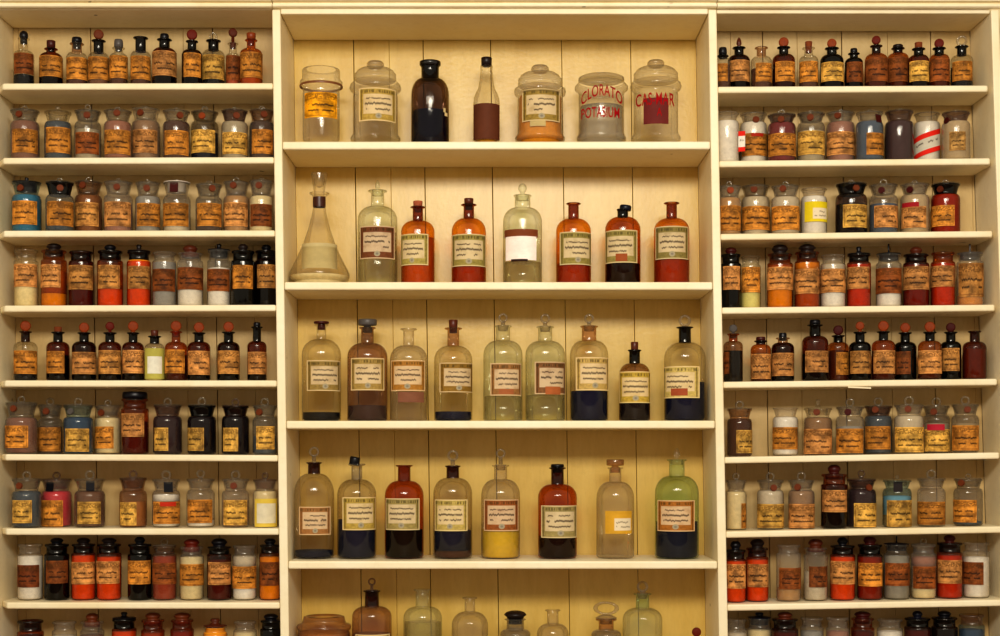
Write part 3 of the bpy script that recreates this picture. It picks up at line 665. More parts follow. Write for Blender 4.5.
R_('L', 9, 0, 528, K, 'S', [
 b(105, 90, 318, 362, g='R', c=('dkred', 370), l=(65, 140, 385, 460, 's'), nk='D'),
 b(222, 84, 322, 358, g='w', c=('chalk', 370), l=(184, 258, 385, 460, 'o')),
 b(318, 82, 322, 358, g='w', c=('brown', 368), l=(280, 355, 385, 460, 'o'), st=('mush', 'rb', 294, 44)),
 b(428, 84, 312, 352, g='R', c=('scarlet', 356), l=(390, 465, 378, 455, 's'), st=('knob', 'blk', 290, 22), nk='k'),
 b(527, 80, 316, 356, g='R', c=('amber', 362), l=(490, 564, 380, 456, 's'), st=('mush', 'rb', 292, 52)),
 b(628, 80, 316, 352, g='R', c=('redamber', 358), l=(592, 664, 380, 456, 's'), st=('mush', 'rb', 292, 58), nk='R'),
 b(742, 84, 338, 368, g='c', c=('scarlet', 342), l=(703, 781, 385, 460, 'o'), st=('knob', 'brn', 312, 34)),
 b(845, 80, 322, 356, g='w', c=('cream', 360), l=(808, 882, 380, 456, 'o')),
 b(934, 74, 318, 352, g='k', c=('violet', 366), l=(902, 966, 380, 456, 'o'), st=('mush', 'blk', 296, 50), nk='k'),
])
# -------- right unit
R_('R', 1, 710, 0, K, 'N', [
 b(44, 54, 192, 216, nw=28, g='c', c=('umber', 226), l=(22, 61, 225, 286, 'o'), st=('cap', 'blk', 165, 28), nk='k'),
 b(100, 76, 164, 212, nw=32, g='D', c=('black', 220), l=(66, 136, 215, 288, 's'), st=('drop', 'brn', 130, 18), nk='k'),
 b(177, 72, 164, 215, nw=32, g='c', c=('umber', 240), l=(158, 213, 225, 289, 'o'), nk='m'),
 b(254, 78, 163, 210, nw=32, g='d', c=('umber', 222), l=(226, 292, 220, 289, 'o'), st=('disc', 'org', 129, 34), nk='k'),
 b(340, 66, 165, 212, nw=30, g='c', c=('umber', 222), l=(309, 371, 218, 289, 'o'), st=('cork', 'cork', 144, 24), nk='c'),
 b(420, 80, 166, 212, nw=34, g='n', c=('black', 220), l=(384, 461, 222, 288, 'y'), st=('disc', 'org', 134, 34), nk='k'),
 b(496, 62, 184, 218, nw=28, g='k', c=('black', 225), l=(472, 526, 220, 289, 'b'), st=('cap', 'blk', 168, 24), nk='k'),
 b(573, 78, 158, 208, nw=30, g='a', c=('umber', 215), l=(538, 613, 208, 288, 'b'), st=('disc', 'red', 124, 30), nk='D'),
 b(648, 74, 166, 205, nw=32, g='a', c=('umber', 212), l=(614, 684, 205, 289, 'b'), st=('cap', 'dk', 155, 34), nk='D'),
 b(719, 70, 168, 210, nw=32, g='d', c=('black', 220), l=(689, 758, 217, 287, 'y'), st=('cork', 'cork', 147, 26), nk='k'),
 b(790, 70, 166, 208, nw=32, g='a', c=('umber', 212), l=(761, 826, 208, 287, 'b'), st=('disc', 'red', 134, 34), nk='k'),
 b(868, 76, 160, 212, nw=32, g='c', c=('black', 232), l=(837, 903, 219, 286, 'o'), st=('ring', 'c', 122, 38), nk='k'),
])
R_('R', 2, 710, 80, K, 'W', [
 b(58, 84, 115, 160, g='w', c=('white', 140), flap=(94, 117, 182, 252), d='white-filled jar with red-banded label at its right edge'),
 b(150, 94, 120, 168, g='f', c=('white', 172), l=[(110, 200, 192, 269, 'o'), (143, 183, 193, 204, (185, 45, 20), 'plain')], seal=(158, 146), st=('knob', 'c', 110, 24), d='wide-mouthed jar of white powder with red strip label'),
 b(247, 96, 125, 170, g='v', c=('pink', 172), l=(202, 297, 192, 269, 'o'), seal=(245, 145), st=('ring', 'c', 100, 26)),
 b(348, 94, 120, 168, g='s', c=('chalk', 180), l=(304, 394, 184, 265, 'y'), seal=(346, 138), st=('ring', 'c', 102, 22)),
 b(450, 98, 118, 168, g='f', c=('rose', 172), l=(404, 501, 187, 266, 's'), seal=(441, 131), st=('ring', 'c', 100, 30)),
 b(550, 94, 116, 165, g='w', c=('slate', 168), l=(540, 599, 191, 266, 'o'), seal=(580, 140, 'mar', 12, 1), st=('knob', 'c', 100, 14)),
 b(652, 98, 112, 165, g='v', c=('mauve', 165), nk='v', st=('knob', 'c', 100, 24), d='purplish jar of mauve-grey powder without label'),
 b(748, 90, 118, 165, g='w', c=('white', 165), l=(704, 792, 190, 264, (232, 222, 200), 'redband', 36), nk='s', d='white-filled jar with slanting red-and-white label'),
 b(848, 96, 116, 165, g='f', c=('beige', 166), l=(826, 880, 187, 252, (196, 150, 84)), seal=(818, 145, 'mar'), st=('knob', 'c', 103, 26), nk='v'),
])
R_('R', 3, 710, 155, K, 'W', [
 b(66, 82, 112, 166, g='f', c=('tan', 172), l=(30, 106, 180, 266, 'o'), seal=(70, 128, 'org')),
 b(157, 98, 112, 166, g='p', c=('chalk', 170), l=(112, 207, 183, 264, 'o'), seal=(152, 126), st=('ring', 'c', 102, 24)),
 b(260, 96, 112, 166, g='f', c=('chalk', 170), l=(214, 307, 182, 264, 'o'), seal=(252, 124)),
 b(358, 90, 118, 162, g='w', c=('white', 160), l=(327, 403, 167, 236, (222, 196, 30), 'yellow'), d='white-filled jar with bright yellow and white label'),
 b(487, 108, 104, 160, g='v', c=('violet', 172), l=(459, 540, 178, 257, 'y'), seal=(503, 122), nk='n', st=('ring', 'c', 84, 34)),
 b(598, 98, 108, 162, g='w', c=('slate', 172), l=(567, 646, 181, 256, 's'), seal=(592, 129, 'mar'), st=('ring', 'c', 82, 34)),
 b(706, 98, 106, 160, g='f', c=('beige', 166), l=[(662, 744, 184, 257, 's'), (664, 720, 170, 186, (180, 30, 40), 'plain')], seal=(690, 126, 'mar'), st=('ring', 'c', 86, 32), d='wide-mouthed jar of beige powder with crimson strip label'),
 b(812, 98, 104, 158, g='R', c=('rust', 162), l=(765, 842, 180, 251, 'o'), seal=(795, 124, 'brn'), nk='k', st=('ring', 'c', 84, 34)),
])
R_('R', 4, 710, 228, K, 'S', [
 b(72, 70, 92, 128, g='n', c=('navy', 130), l=(45, 103, 135, 216, 's'), st=('mush', 'mar', 68, 40), nk='k'),
 b(140, 70, 98, 134, g='c', c=('pale', 224), l=(110, 172, 138, 225, 'o'), dy=.012),
 b(241, 88, 90, 128, g='a', c=[('orange', 214), ('amber', 130, 213)], l=(198, 286, 138, 216, 's'), st=('mush', 'dk', 58, 56), nk='R', d='amber straight-sided jar with orange powder and domed lid'),
 b(335, 86, 84, 122, g='a', c=[('amber', 145), ('orange', 122, 146)], l=(291, 376, 145, 230, 's'), st=('mush', 'dk', 57, 58), nk='R', d='amber straight-sided jar with yellow band above its label'),
 b(424, 86, 95, 130, g='w', c=[('white', 225), ('chalk', 128, 150)], l=(381, 466, 145, 226, 's')),
 b(513, 82, 92, 126, g='R', c=('red', 128), l=(473, 549, 138, 213, 's'), st=('knob', 'blk', 65, 18), nk='D'),
 b(616, 86, 92, 128, g='w', c=('white', 222), l=(572, 661, 142, 229, 'b'), st=('knob', 'blk', 55, 7), d='clear straight-sided jar with heaped white powder'),
 b(710, 88, 92, 128, g='d', c=('red', 130), l=(666, 754, 136, 216, 's'), st=('mush', 'brn', 66, 42), nk='D'),
 b(803, 82, 86, 124, g='R', c=('red', 126), l=(762, 841, 134, 206, 's'), nk='R'),
 b(896, 90, 90, 124, g='f', c=('honey', 234), l=(859, 943, 125, 241, 't'), st=('knob', 'gry', 55, 8)),
])
R_('R', 5, 710, 303, K, 'N', [
 b(80, 66, 106, 150, nw=30, g='m', c=('black', 165), l=(44, 67, 170, 246, 'b'), st=('disc', 'gry', 74, 28), nk='R', d='greyish-brown small bottle with pale round stopper'),
 b(175, 70, 130, 162, nw=32, g='a', c=('umber', 175), l=(142, 210, 177, 263, 's'), st=('cap', 'mar', 117, 32), nk='D'),
 b(251, 78, 120, 158, nw=34, g='D', c=('black', 175), l=(214, 288, 174, 253, 's'), st=('cap', 'blk', 103, 26), nk='m'),
 b(362, 90, 75, 138, nw=38, g='d', c=('violet', 175), l=(329, 408, 167, 241, 's'), st=('cap', 'blk', 58, 36), nk='k', d='taller purple-brown bottle with black cap'),
 b(442, 72, 112, 155, nw=32, g='a', c=('umber', 165), l=(435, 478, 172, 249, 'o'), st=('disc', 'mar', 77, 34), nk='k'),
 b(517, 74, 100, 154, nw=32, g='k', c=('black', 165), l=(485, 553, 167, 245, 't'), st=('disc', 'org', 64, 30), nk='k'),
 b(598, 80, 98, 150, nw=32, g='R', c=('umber', 165), l=(565, 637, 165, 245, 's'), st=('disc', 'org', 61, 38), nk='k'),
 b(673, 76, 102, 155, nw=32, g='k', c=('black', 165), l=(642, 691, 169, 247, 'b'), st=('disc', 'org', 68, 36), nk='k'),
 b(758, 80, 100, 152, nw=32, g='a', c=('umber', 165), l=(720, 798, 165, 245, 's'), st=('disc', 'org', 64, 36), nk='k', dy=-.012),
 b(830, 70, 100, 152, nw=32, g='k', c=('black', 165), l=(803, 859, 157, 236, 't'), st=('disc', 'mar', 68, 32), nk='k', dy=.006),
 b(912, 80, 97, 155, nw=32, g='d', c=('amber', 160), nk='D', d='plain dark red-brown small bottle, unlabelled and open'),
])
R_('R', 6, 710, 378, K, 'W', [
 b(102, 86, 108, 158, g='B', c=('umber', 164), l=(91, 147, 180, 259, 'y'), st=('ring', 'c', 78, 30)),
 b(260, 88, 103, 152, g='w', c=('white', 152), l=(216, 301, 170, 246, 'o'), nk='w'),
 b(372, 98, 106, 156, g='p', c=('sand', 162), l=(324, 419, 176, 262, 's'), seal=(368, 119), st=('knob', 'c', 74, 16)),
 b(482, 96, 103, 152, g='w', c=('grey', 168), l=(437, 527, 175, 259, 'o'), seal=(476, 119, 'mar'), st=('ring', 'c', 70, 30)),
 b(580, 96, 99, 150, g='s', c=('slate', 158), l=(537, 621, 167, 246, 'o'), seal=(571, 111), nk='v', st=('ring', 'c', 66, 32)),
 b(686, 100, 96, 150, g='f', c=('chalk', 158), l=(639, 736, 170, 256, 'y'), seal=(683, 109), st=('ring', 'c', 62, 34)),
 b(780, 92, 99, 148, g='s', c=('chalk', 158), l=[(742, 825, 177, 253, 'y'), (750, 808, 160, 181, (190, 40, 60), 'plain')], st=('ring', 'c', 66, 38), seal=(772, 118), d='wide-mouthed jar with pinkish-red strip above its label'),
 b(880, 92, 94, 148, g='s', c=('beige', 158), l=(837, 925, 164, 250, 'o'), seal=(887, 110), st=('ring', 'c', 62, 38)),
])
R_('R', 7, 710, 452, K, 'W', [
 b(90, 72, 101, 150, g='w', c=('cream', 152), l=(108, 124, 176, 262, 'o'), st=('ring', 'c', 72, 24)),
 b(208, 92, 100, 150, g='w', c=('chalk', 156), l=(164, 254, 178, 260, 'y'), seal=(219, 123), st=('ring', 'c', 70, 38)),
 b(315, 90, 100, 150, g='f', c=('sand', 156), l=(272, 360, 178, 261, 's'), seal=(303, 121), st=('ring', 'c', 68, 38)),
 b(428, 90, 76, 118, k='S', g='d', c=('violet', 130), l=(387, 471, 130, 206, 's'), st=('mush', 'mar', 44, 44), nk='R', d='tall dark jar with maroon knobbed lid'),
 b(522, 100, 96, 148, g='v', c=('plum', 156), l=(497, 576, 175, 261, 'y'), seal=(547, 122), st=('ring', 'm', 62, 26)),
 b(645, 98, 98, 145, g='b', c=[('tan', 215), ('ice', 152, 216)], l=(611, 694, 165, 258, 'y'), seal=(648, 119, 'dk', 15, 1), st=('knob', 'c', 80, 14), d='wide-mouthed jar of pale blue powder'),
 b(763, 96, 94, 145, g='f', c=('beige', 190), l=(717, 809, 170, 249, 'o'), st=('ring', 'c', 60, 40)),
 b(890, 98, 94, 145, g='s', c=('slate', 238), l=(839, 918, 164, 241, 'o'), seal=(868, 106), st=('ring', 'c', 74, 24)),
])
R_('R', 8, 710, 528, K, 'S', [
 b(88, 72, 75, 112, g='R', c=('scarlet', 115), l=(58, 123, 122, 206, 's'), st=('mush', 'blk', 45, 36), nk='D'),
 b(163, 78, 68, 105, g='R', c=('scarlet', 110), l=(130, 201, 122, 201, 's'), st=('mush', 'dk', 38, 48), nk='d'),
 b(271, 84, 58, 92, g='f', c=('tan', 206), l=(239, 313, 135, 208, 'b')),
 b(364, 82, 68, 98, g='w', c=('chalk', 150), l=(342, 403, 130, 201, 'b'), st=('mush', 'brn', 38, 50)),
 b(457, 86, 60, 96, g='R', c=('scarlet', 100), l=(417, 499, 112, 191, 's'), st=('mush', 'blk', 32, 36), nk='D'),
 b(551, 86, 56, 96, g='d', c=('scarlet', 100), l=(513, 593, 118, 198, 'o'), st=('mush', 'mar', 30, 44), nk='k'),
 b(643, 88, 56, 94, g='p', c=('grey', 96), l=(605, 688, 118, 196, 'b'), st=('knob', 'blk', 28, 6)),
 b(736, 86, 58, 94, g='f', c=[('cream', 205), ('rose', 100, 130)], l=(702, 777, 130, 206, 'b'), st=('ring', 'c', 34, 44)),
 b(826, 88, 50, 90, g='R', c=('red', 95), l=(787, 867, 108, 188, 's'), st=('mush', 'mar', 24, 40), nk='D'),
 b(918, 90, 50, 86, g='w', c=('white', 100), l=(870, 942, 115, 192, 'b')),
])
R_('R', 9, 710, 528, K, 'S', [
 b(90, 74, 314, 352, g='w', c=('chalk', 362), l=(58, 122, 380, 460, 'o')),
 b(170, 84, 310, 350, g='w', c=('cream', 352), l=(132, 208, 380, 460, 'o'), st=('knob', 'navy', 292, 30)),
 b(258, 92, 312, 352, g='d', c=('redamber', 360), l=(218, 298, 380, 460, 's'), st=('mush', 'brn', 290, 52), nk='D'),
 b(351, 80, 308, 346, g='w', c=('grey', 356), l=(315, 387, 380, 460, 'o')),
 b(440, 80, 308, 350, g='f', c=('rose', 356), l=(404, 476, 380, 460, 'b')),
 b(526, 80, 310, 348, g='R', c=('dkred', 356), l=(490, 562, 380, 460, 's'), st=('mush', 'mar', 288, 56)),
 b(620, 88, 314, 350, g='w', c=('white', 356), l=(580, 660, 380, 460, 'o')),
 b(715, 90, 310, 346, g='d', c=('redamber', 352), l=(675, 755, 380, 460, 's'), st=('mush', 'navy', 286, 34), nk='k'),
 b(808, 90, 308, 346, g='D', c=('plum', 356), l=(768, 848, 380, 460, 'b'), st=('mush', 'blk', 286, 46), nk='D'),
 b(902, 88, 298, 340, g='b', c=('slate', 350), l=(862, 942, 380, 460, 'o'), nk='m'),
])
# -------- middle unit
Q = 4.24
LX = lambda v: v+220*4.24          # crops of the right half start 220 photo px further right
R_('C', 1, 270, 0, Q, 'J', [
 b(217, 160, 295, 345, name='storage_jar', g='x', prof=[(66, 600), (76, 596), (78, 585), (78, 400), (76, 380), (80, 374), (90, 362), (90, 348), (82, 340), (80, 330), (80, 300), (77, 296), (62, 295)], lr=156, band=(90.6, 362, 372),
   l=(148, 284, 408, 514, (238, 164, 24), 'side'), d='clear straight jar with brownish rim and orange label'),
 b(447, 190, 345, 395, name='apothecary_jar', g='x', prof=[(90, 600), (104, 597), (106, 588), (96, 572), (95, 560), (95, 410), (90, 394), (104, 388), (110, 376), (106, 362), (90, 346)], lr=190,
   l=(378, 532, 394, 532, (196, 162, 78)), st=('dome', 'c', 262, 172, 36), d='clear lidded show jar with cream gilt-edged label'),
 b(679, 160, 262, 404, nw=76, lw=90, nb=336, name='apothecary_bottle', k='W2', g='q', c=('deepblue', 475), nk='n', l=[(735, 744, 470, 488, (230, 205, 150), 'plain'), (740, 752, 488, 503, (230, 205, 150), 'plain')], d='dark unlabelled bottle with wide blue-black neck'),
 b(918, 112, 280, 432, name='apothecary_bottle', g='c', prof=[(48, 600), (55, 596), (56, 588), (56, 440), (54, 418), (46, 396), (36, 378), (30, 350), (26, 310), (24, 300), (26, 296), (26, 280), (20, 278)], lr=112, c=('amber', 565),
   l=(863, 973, 450, 600, (104, 56, 34), 'plain'), st=('cork', 'dk', 245, 46), d='slim long-necked clear bottle with red-brown label'),
 b(LX(212), 190, 370, 412, name='apothecary_jar', g='x', prof=[(88, 600), (104, 597), (106, 586), (97, 572), (95, 560), (95, 425), (92, 412), (106, 404), (110, 392), (108, 380), (92, 371)], lr=190, c=('honey', 412),
   l=[(LX(137), LX(295), 398, 532, (196, 162, 78)), (LX(170), LX(236), 531, 555, (216, 190, 130), 'plain')], st=('dome', 'c', 280, 182, 37), d='lidded show jar full of honey-coloured matter'),
 b(LX(472), 192, 345, 390, name='apothecary_jar', g='x', prof=[(92, 600), (104, 597), (105, 586), (98, 572), (96, 560), (96, 400), (100, 390), (112, 382), (113, 370), (104, 358), (94, 350)], lr=192, c=('crystal', 455),
   st=('dome', 'c', 322, 190, 0), d='clear jar with red CLORATO POTASIUM lettering', txt=[('CLORATO', LX(474), 462, 172, 48, -34), ('POTASIUM', LX(468), 518, 160, 44, 0)]),
 b(LX(703), 188, 345, 385, name='apothecary_jar', g='x', prof=[(90, 600), (104, 597), (105, 586), (96, 572), (94, 560), (94, 400), (90, 388), (104, 382), (109, 370), (106, 356), (92, 346)], lr=188,
   l=(LX(652), LX(756), 436, 545, (118, 44, 40), 'plain'), st=('dome', 'c', 258, 184, 36), d='clear lidded jar with red CAS-MAR lettering', txt=[('CAS-MAR', LX(700), 466, 162, 52, 0), ('A', LX(718), 512, 22, 34, 0)]),
])
R_('C', 2, 270, 145, Q, 'N', [
 b(209, 256, 208, 500, dy=-.05, name='conical_flask', g='c', prof=[(110, 580), (122, 576), (128, 562), (128, 548), (120, 528), (95, 480), (68, 420), (45, 350), (32, 300), (26, 265), (25, 222), (30, 216), (42, 208), (42, 204), (30, 203)], lr=150,
   c=('cream', 556), l=(135, 285, 425, 530, (214, 194, 140), 'plain'), band=(27, 222, 264), st=('flare', 'c', 120, 70), d='clear cone-shaped flask with flared glass stopper'),
 b(456, 168, 193, 318, nw=56, lw=80, nb=262, g='g', c=('pale', 372), l=(382, 528, 355, 492, (130, 76, 44)), st=('drop', 'g', 150, 20), d='pale green bottle half full of pale liquid, brown-framed label'),
 b(627, 142, 262, 368, nw=44, lw=64, nb=322, g='r', c=('orangeliq', 395), l=(556, 671, 386, 517, (176, 158, 84)), nk='d', st=('cork', 'pinky', 238, 40), d='bright orange-amber bottle with cork and label turned left'),
 b(843, 146, 252, 370, nw=45, lw=66, nb=312, g='r', c=('redamber', 495), l=(772, 914, 387, 522, (176, 158, 84)), nk='d', st=('cork', 'brn', 227, 40), d='orange-amber bottle with brown cork and olive-framed label'),
 b(LX(138), 165, 213, 326, nw=66, lw=76, nb=268, g='g', c=('pale', 500), l=[(LX(62), LX(202), 368, 402, (120, 64, 34), 'plain'), (LX(67), LX(196), 398, 498, (240, 222, 212), 'plain'), (LX(90), LX(160), 494, 504, (50, 26, 18), 'plain')], st=('ball', 'g', 163, 36), d='pale green bottle with blank white label'),
 b(LX(354), 148, 247, 366, nw=45, lw=62, nb=314, g='r', c=('redamber', 505), l=(LX(296), LX(432), 378, 516, (176, 158, 84)), nk='d', d='orange-amber open bottle with dark red liquid'),
 b(LX(563), 150, 272, 360, nw=46, lw=52, nb=306, g='R', c=('violet', 505), l=[(LX(489), LX(624), 370, 508, (184, 166, 92)), (LX(533), LX(582), 470, 502, (170, 90, 44), 'plain')], nk='k', st=('tilt', 'navy', 250, 50, .12, 10), d='amber bottle with violet-dark liquid and crooked black cap'),
 b(LX(770), 150, 245, 364, nw=45, lw=66, nb=312, g='r', c=('redamber', 488), l=(LX(702), LX(840), 354, 492, (168, 150, 84)), nk='d', d='orange-amber bottle, open, label set high'),
])
R_('C', 3, 270, 285, Q, 'N', [
 b(218, 165, 168, 296, nw=40, lw=60, nb=230, g='c', c=('black', 540), l=(157, 297, 324, 452, (186, 154, 84)), st=('flat', 'mar', 155, 64), d='clear bottle with shallow black liquid, flat maroon stopper'),
 b(413, 170, 180, 304, nw=54, lw=72, nb=246, g='m', c=('plum', 512), l=(344, 484, 314, 450, (186, 154, 84)), st=('flat', 'gry', 146, 80), d='brownish bottle with flat wide stopper and dark dregs'),
 b(588, 158, 185, 314, nw=46, lw=70, nb=256, g='p', l=[(514, 657, 323, 452, (186, 130, 56)), (543, 652, 456, 500, (128, 84, 62), 'plain')], d='smoky clear open bottle with reddish patch below its label'),
 b(777, 162, 182, 318, nw=50, lw=74, nb=258, g='c', c=('navy', 537), l=(719, 859, 334, 458, (166, 126, 52)), nk='B', st=('cork', 'brn', 148, 38), d='clear corked bottle with shallow black liquid'),
 b(LX(55), 166, 173, 296, nw=60, lw=74, nb=236, g='g', c=('pale', 472), l=[(LX(2), LX(132), 336, 472, (172, 122, 70)), (LX(38), LX(100), 444, 466, (160, 96, 58), 'plain')], st=('ring', 'c', 120, 40), d='pale green bottle with pale liquid and stained central label'),
 b(LX(234), 168, 176, 296, nw=60, lw=74, nb=238, g='g', c=('pale', 468), l=[(LX(190), LX(320), 330, 466, (164, 112, 68)), (LX(235), LX(298), 434, 467, (172, 98, 54), 'plain')], st=('ring', 'c', 122, 42), d='pale green bottle with orange tag on brown-framed label'),
 b(LX(420), 162, 174, 296, nw=62, lw=76, nb=236, g='c', c=('navy', 450), l=(LX(364), LX(502), 311, 450, (206, 172, 100)), nk='B', st=('ring', 'c', 122, 42), d='clear ring-stoppered bottle one-third full of inky liquid'),
 b(LX(613), 132, 275, 382, nw=46, lw=58, nb=332, g='m', c=('violet', 400), l=(LX(549), LX(680), 364, 502, (206, 172, 70)), nk='k', st=('cork', 'brn', 242, 32), d='shorter dark bottle with black neck and small cork'),
 b(LX(826), 176, 178, 312, nw=52, lw=72, nb=244, g='c', c=('navy', 412), l=[(LX(737), LX(888), 349, 482, (216, 190, 110)), (LX(768), LX(838), 442, 472, (168, 84, 50), 'plain')], nk='k', st=('ring', 'c', 126, 52), d='bottle half full of ink, black neck, ring stopper'),
])
R_('C', 4, 270, 425, Q, 'N', [
 b(187, 170, 158, 296, nw=52, lw=66, nb=206, g='p', c=('navy', 530), l=(124, 256, 344, 462, (200, 140, 80)), nk='D', st=('ring', 'c', 92, 44), d='smoky bottle with pinkish-brown label and ring stopper'),
 b(368, 165, 164, 296, nw=46, lw=72, nb=230, g='p', c=('navy', 400), l=(308, 447, 304, 442, (196, 166, 80)), st=('tilt', 'blk', 128, 44, .18, -12), nk='s', d='smoky bottle of inky liquid with crooked black cap'),
 b(569, 165, 170, 300, nw=54, lw=72, nb=236, g='R', c=('navy', 442), l=(491, 634, 309, 442, (190, 168, 100)), nk='d', d='red-amber open bottle of inky liquid'),
 b(775, 165, 172, 292, nw=54, lw=66, nb=224, g='p', c=[('navy', 445, 530), ('umber', 531)], l=(699, 837, 314, 446, (206, 180, 100)), nk='D', st=('ring', 'c', 106, 48), d='smoky bottle of inky liquid with brown sediment'),
 b(LX(45), 165, 170, 298, nw=56, lw=72, nb=230, g='p', c=('yellow', 440), l=(LX(-25), LX(120), 314, 446, (158, 92, 44)), st=('ring', 'c', 100, 42), d='bottle with bright yellow liquid and rust-brown label'),
 b(LX(286), 165, 180, 306, nw=54, lw=72, nb=250, g='R', c=('violet', 470), l=(LX(217), LX(367), 339, 475, (186, 166, 104)), nk='D', st=('cap', 'blk', 166, 56), d='red-amber bottle with black cap and violet-dark liquid'),
 b(LX(531), 160, 180, 310, nw=52, lw=66, nb=240, g='p', l=(LX(489), LX(600), 362, 457, (222, 168, 50), 'yellow'), st=('flat', 'm', 146, 74), d='empty smoky bottle with flat stopper and small gold label'),
 b(LX(792), 185, 146, 288, nw=66, lw=84, nb=216, g='G', c=('navy', 408), l=(LX(711), LX(867), 317, 447, (176, 112, 44)), st=('drop', 'c', 98, 26), nk='G', d='green bottle half full of inky liquid, pointed stopper'),
])
Q5 = 4.348
LZ = lambda v: v+220*4.348
R_('C', 5, 270, 546, Q5, 'N', [
 b(235, 228, 330, 380, name='storage_jar', g='B', prof=[(100, 640), (112, 634), (114, 620), (114, 380), (110, 366), (116, 360), (118, 348), (114, 340), (96, 334), (92, 322), (88, 306), (78, 303), (70, 308), (40, 310)], lr=228, c=('tan', 372), d='broad brownish squat jar with ridged glass lid'),
 b(443, 172, 193, 306, nw=62, lw=74, nb=262, g='B', c=('sand', 380), l=(372, 520, 376, 520, (200, 170, 100)), nk='D', st=('ring', 'm', 138, 34), d='brownish bottle with dark plugged neck and loop stopper'),
 b(664, 168, 188, 312, nw=62, lw=78, nb=264, g='g', c=('pale', 330), d='pale green open bottle'),
 b(869, 158, 223, 344, nw=46, lw=66, nb=286, g='p', c=('chalk', 520), l=(800, 930, 400, 530, (200, 160, 90)), d='smoky clear open bottle with narrow neck'),
 b(LZ(110), 132, 316, 384, nw=76, lw=92, nb=362, g='s', c=('grey', 520), l=(LZ(50), LZ(170), 430, 540, 'o'), st=('mush', 'dk', 282, 96), d='greyish bottle with dark mushroom stopper'),
 b(LZ(273), 138, 277, 382, nw=50, lw=66, nb=338, g='p', c=('chalk', 520), l=(LZ(210), LZ(336), 420, 540, 'o'), d='small smoky open bottle'),
 b(LZ(505), 130, 316, 386, nw=66, lw=92, nb=364, g='s', c=('chalk', 520), l=(LZ(445), LZ(565), 430, 540, 'o'), nk='B', st=('hoop', 'c', 243, 98), d='bottle with broad clear hoop stopper and brown collar'),
 b(LZ(663), 172, 206, 318, nw=58, lw=78, nb=270, g='g', nk='G', c=('pale', 520), l=(LZ(590), LZ(736), 400, 540, (190, 150, 80)), st=('ring', 'c', 152, 50), d='green-necked bottle with clear ring stopper'),
 b(LZ(898), 100, 420, 470, nw=36, lw=50, nb=446, g='c', c=('umber', 480), l=(LZ(852), LZ(944), 480, 560, 'o'), st=('disc', 'red', 354, 40), d='low bottle with dark red round stopper at right end'),
])

def text_part(root, k, Zof, cx, R, txt):
    s, tcx, base, wid, hgt, archk = txt
    cu = bpy.data.curves.new('lettering', 'FONT'); cu.body = s; cu.align_x = 'CENTER'; cu.offset = 0.008; cu.space_character = 1.05
    t = bpy.data.objects.new('lettering', cu); C.objects.link(t)
    bpy.context.view_layer.update()
    dg = bpy.context.evaluated_depsgraph_get()
    me = bpy.data.meshes.new_from_object(t.evaluated_get(dg)); bpy.data.objects.remove(t)
    bm = bmesh.new(); bm.from_mesh(me)
    for _ in range(2):
        bmesh.ops.triangulate(bm, faces=bm.faces[:])
        long_ = [e for e in bm.edges if e.calc_length() > .12]
        if long_: bmesh.ops.subdivide_edges(bm, edges=long_, cuts=1)
    bmesh.ops.triangulate(bm, faces=bm.faces[:])
    xs = [v.co.x for v in bm.verts]; ys = [v.co.y for v in bm.verts]
    cxm = (min(xs)+max(xs))/2; sx = wid*k/(max(xs)-min(xs)); sy = hgt*k/(max(ys)-min(ys)); y0 = min(ys); half = wid*k/2
    RR = R*1.015+.0004
    for v in bm.verts:
        x = (v.co.x-cxm)*sx; z = Zof(base)+(v.co.y-y0)*sy - archk*k*(1-(x/half)**2)
        th = math.asin(max(-.98, min(.98, ((tcx-cx)*k+x)/RR)))
        v.co = (RR*math.sin(th), -RR*math.cos(th), z)
    bmesh.ops.recalc_face_normals(bm, faces=bm.faces[:])
    link('painted_lettering', bm, M['enamel'], root, False, rgba((164, 20, 26)))

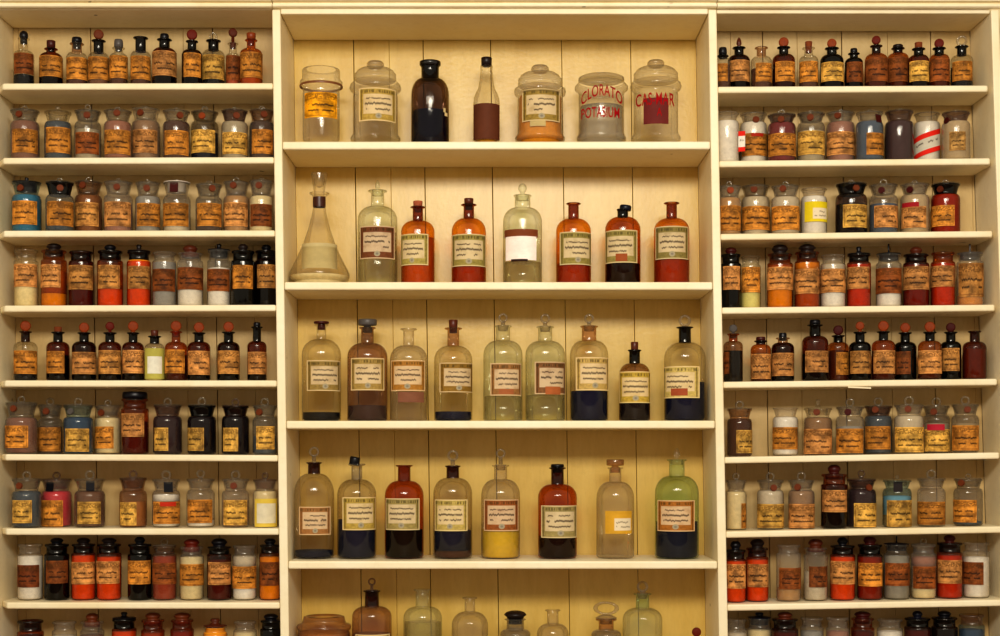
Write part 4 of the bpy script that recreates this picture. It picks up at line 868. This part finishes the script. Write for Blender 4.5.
n_ = 0
bm = bmesh.new(); prism(bm, [(wx(849), wz(386.2)), (wx(872), wz(387.2)), (wx(872), wz(388.6)), (wx(849), wz(387.6))], 0.0095, 0.0115); bmesh.ops.recalc_face_normals(bm, faces=bm.faces[:])
link('splinter', bm, M['paint'], unitR, False)
for side, row, x0, y0, sc, kind, items in ROWS:
    # neighbours that stand close are staggered a little in depth
    base = CBASE.get(row, .132) if side == 'C' else .078
    def disc(p):
        Y = base+p.get('dy', 0); f = S*(D+Y)/D
        rad = max(p['w'], p.get('lw', 0), p['w']*1.06 if p.get('k', kind) == 'W' else 0, *[2*h for h, _ in p.get('prof', [(0, 0)])])
        return (x0+p['cx']/sc-PX)*f, Y, rad*f/sc/2+.0006
    for _ in range(40):
        for p in items:
            h_ = p['w']*S/sc/2*1.06; Y = base+p.get('dy', 0)
            p['dy'] = max(h_+.012, min((YC if side == 'C' else YS)-h_-.006, Y))-base
        for p, q_ in list(zip(items, items[1:]))+list(zip(items, items[2:])):
            xa, ya, ra = disc(p); xb, yb, rb = disc(q_)
            gap = (ra+rb)**2-(xb-xa)**2
            if gap <= 0: continue
            want = math.sqrt(gap); d0 = yb-ya
            if abs(d0) >= want: continue
            sg = 1 if d0 >= 0 else -1
            add = (want-abs(d0))/2*1.05
            q_['dy'] = q_.get('dy', 0)+sg*add; p['dy'] = p.get('dy', 0)-sg*add
    for i, it in enumerate(items):
        st = it.get('st'); dome = None
        if st and st[0] == 'dome': dome = it.pop('st')
        if kind == 'W' and not st and it.get('k') != 'S' and 'd' not in it and row in (2, 3): it['st'] = ('ring', 'c', it['lip']-22, 24)
        root, k, Zof, R = make(side, row, i, len(items), x0, y0, sc, kind, it)
        if dome:
            _, col, ty, wid, kw = dome
            b0, top, r = Zof(it['lip'])+.0006, Zof(ty), wid*k/2
            kz = top-(28*k if kw else 0)
            pr = [(0, b0), (r*.98, b0), (r*1.03, lerp(b0, kz, .08)), (r*1.03, lerp(b0, kz, .22)), (r*.97, lerp(b0, kz, .28)), (r*.97, lerp(b0, kz, .34)), (r*1.02, lerp(b0, kz, .40)), (r*1.02, lerp(b0, kz, .52)), (r*.95, lerp(b0, kz, .60)), (r*.90, lerp(b0, kz, .76)), (r*.76, lerp(b0, kz, .90)), (r*.5, lerp(b0, kz, .98))]
            if kw: pr += [(kw*k*.75, kz), (kw*k*.7, kz+.001), (kw*k, lerp(kz, top, .35)), (kw*k, lerp(kz, top, .7)), (kw*k*.8, top), (0, top)]
            else: pr += [(0, kz)]
            ld = link('lid', lathe(pr[:12]+([(0, pr[11][1]+.0004)] if kw else [(0, kz)]), 40), M['glass'], root, True, (0.93, 0.92, 0.88, .20))
            if kw: link('knob', lathe([(0, pr[11][1])]+pr[12:], 24), M['glass'], ld, True, (0.80, 0.76, 0.68, .34))
        if 'band' in it:
            r_, ya, yb = it['band']
            link('dark_collar', lathe([(r_*k, Zof(yb)), (r_*k*1.02, lerp(Zof(yb), Zof(ya), .5)), (r_*k, Zof(ya))], 32), M['solid'], root, True, rgba((70, 34, 22) if 'flask' in root.name else (128, 80, 44)))
        for tx in it.get('txt', []): text_part(root, k, Zof, it['cx'], it['lr']*k/2, tx)
        n_ += 1
print('bottles', n_)

# ---------------------------------------------------------------- camera, light
cam = bpy.data.cameras.new('camera'); co = bpy.data.objects.new('camera', cam); C.objects.link(co)
co.location = (0, -D, ZC); co.rotation_euler = (PI/2, 0, 0)
cam.sensor_width = 36; cam.lens = 36*D/(1000*S); cam.shift_y = (PY-318)/1000.0; cam.clip_start = 0.05
bpy.context.scene.camera = co
def area(name, loc, target, sx, sy, power, color):
    l = bpy.data.lights.new(name, 'AREA'); l.shape = 'RECTANGLE'; l.size = sx; l.size_y = sy; l.energy = power; l.color = color
    o = bpy.data.objects.new(name, l); C.objects.link(o); o.location = loc
    o.rotation_euler = (Vector(target)-Vector(loc)).to_track_quat('-Z', 'Y').to_euler(); return o
area('window_light', (0.12, -3.7, 2.95), (0, 0, 1.75), 1.3, 0.5, 54, (1.0, 0.95, 0.84))
area('added_fill_light', (0.0, -5.4, 3.5), (0, 0, 1.4), 4.4, 0.7, 92, (1.0, 0.94, 0.82))  # added broad fill, no lamp of the place; softens shadows between shelves
w = bpy.data.worlds.new('room_ambient'); bpy.context.scene.world = w; w.use_nodes = True
bg = w.node_tree.nodes['Background']; bg.inputs[0].default_value = (1.0, 0.88, 0.68, 1); bg.inputs[1].default_value = 0.50
sc_ = bpy.context.scene
sc_.view_settings.view_transform = 'Standard'; sc_.view_settings.look = 'Medium High Contrast'; sc_.view_settings.exposure = 0.0
sc_.cycles.transparent_max_bounces = 24; sc_.cycles.max_bounces = 8
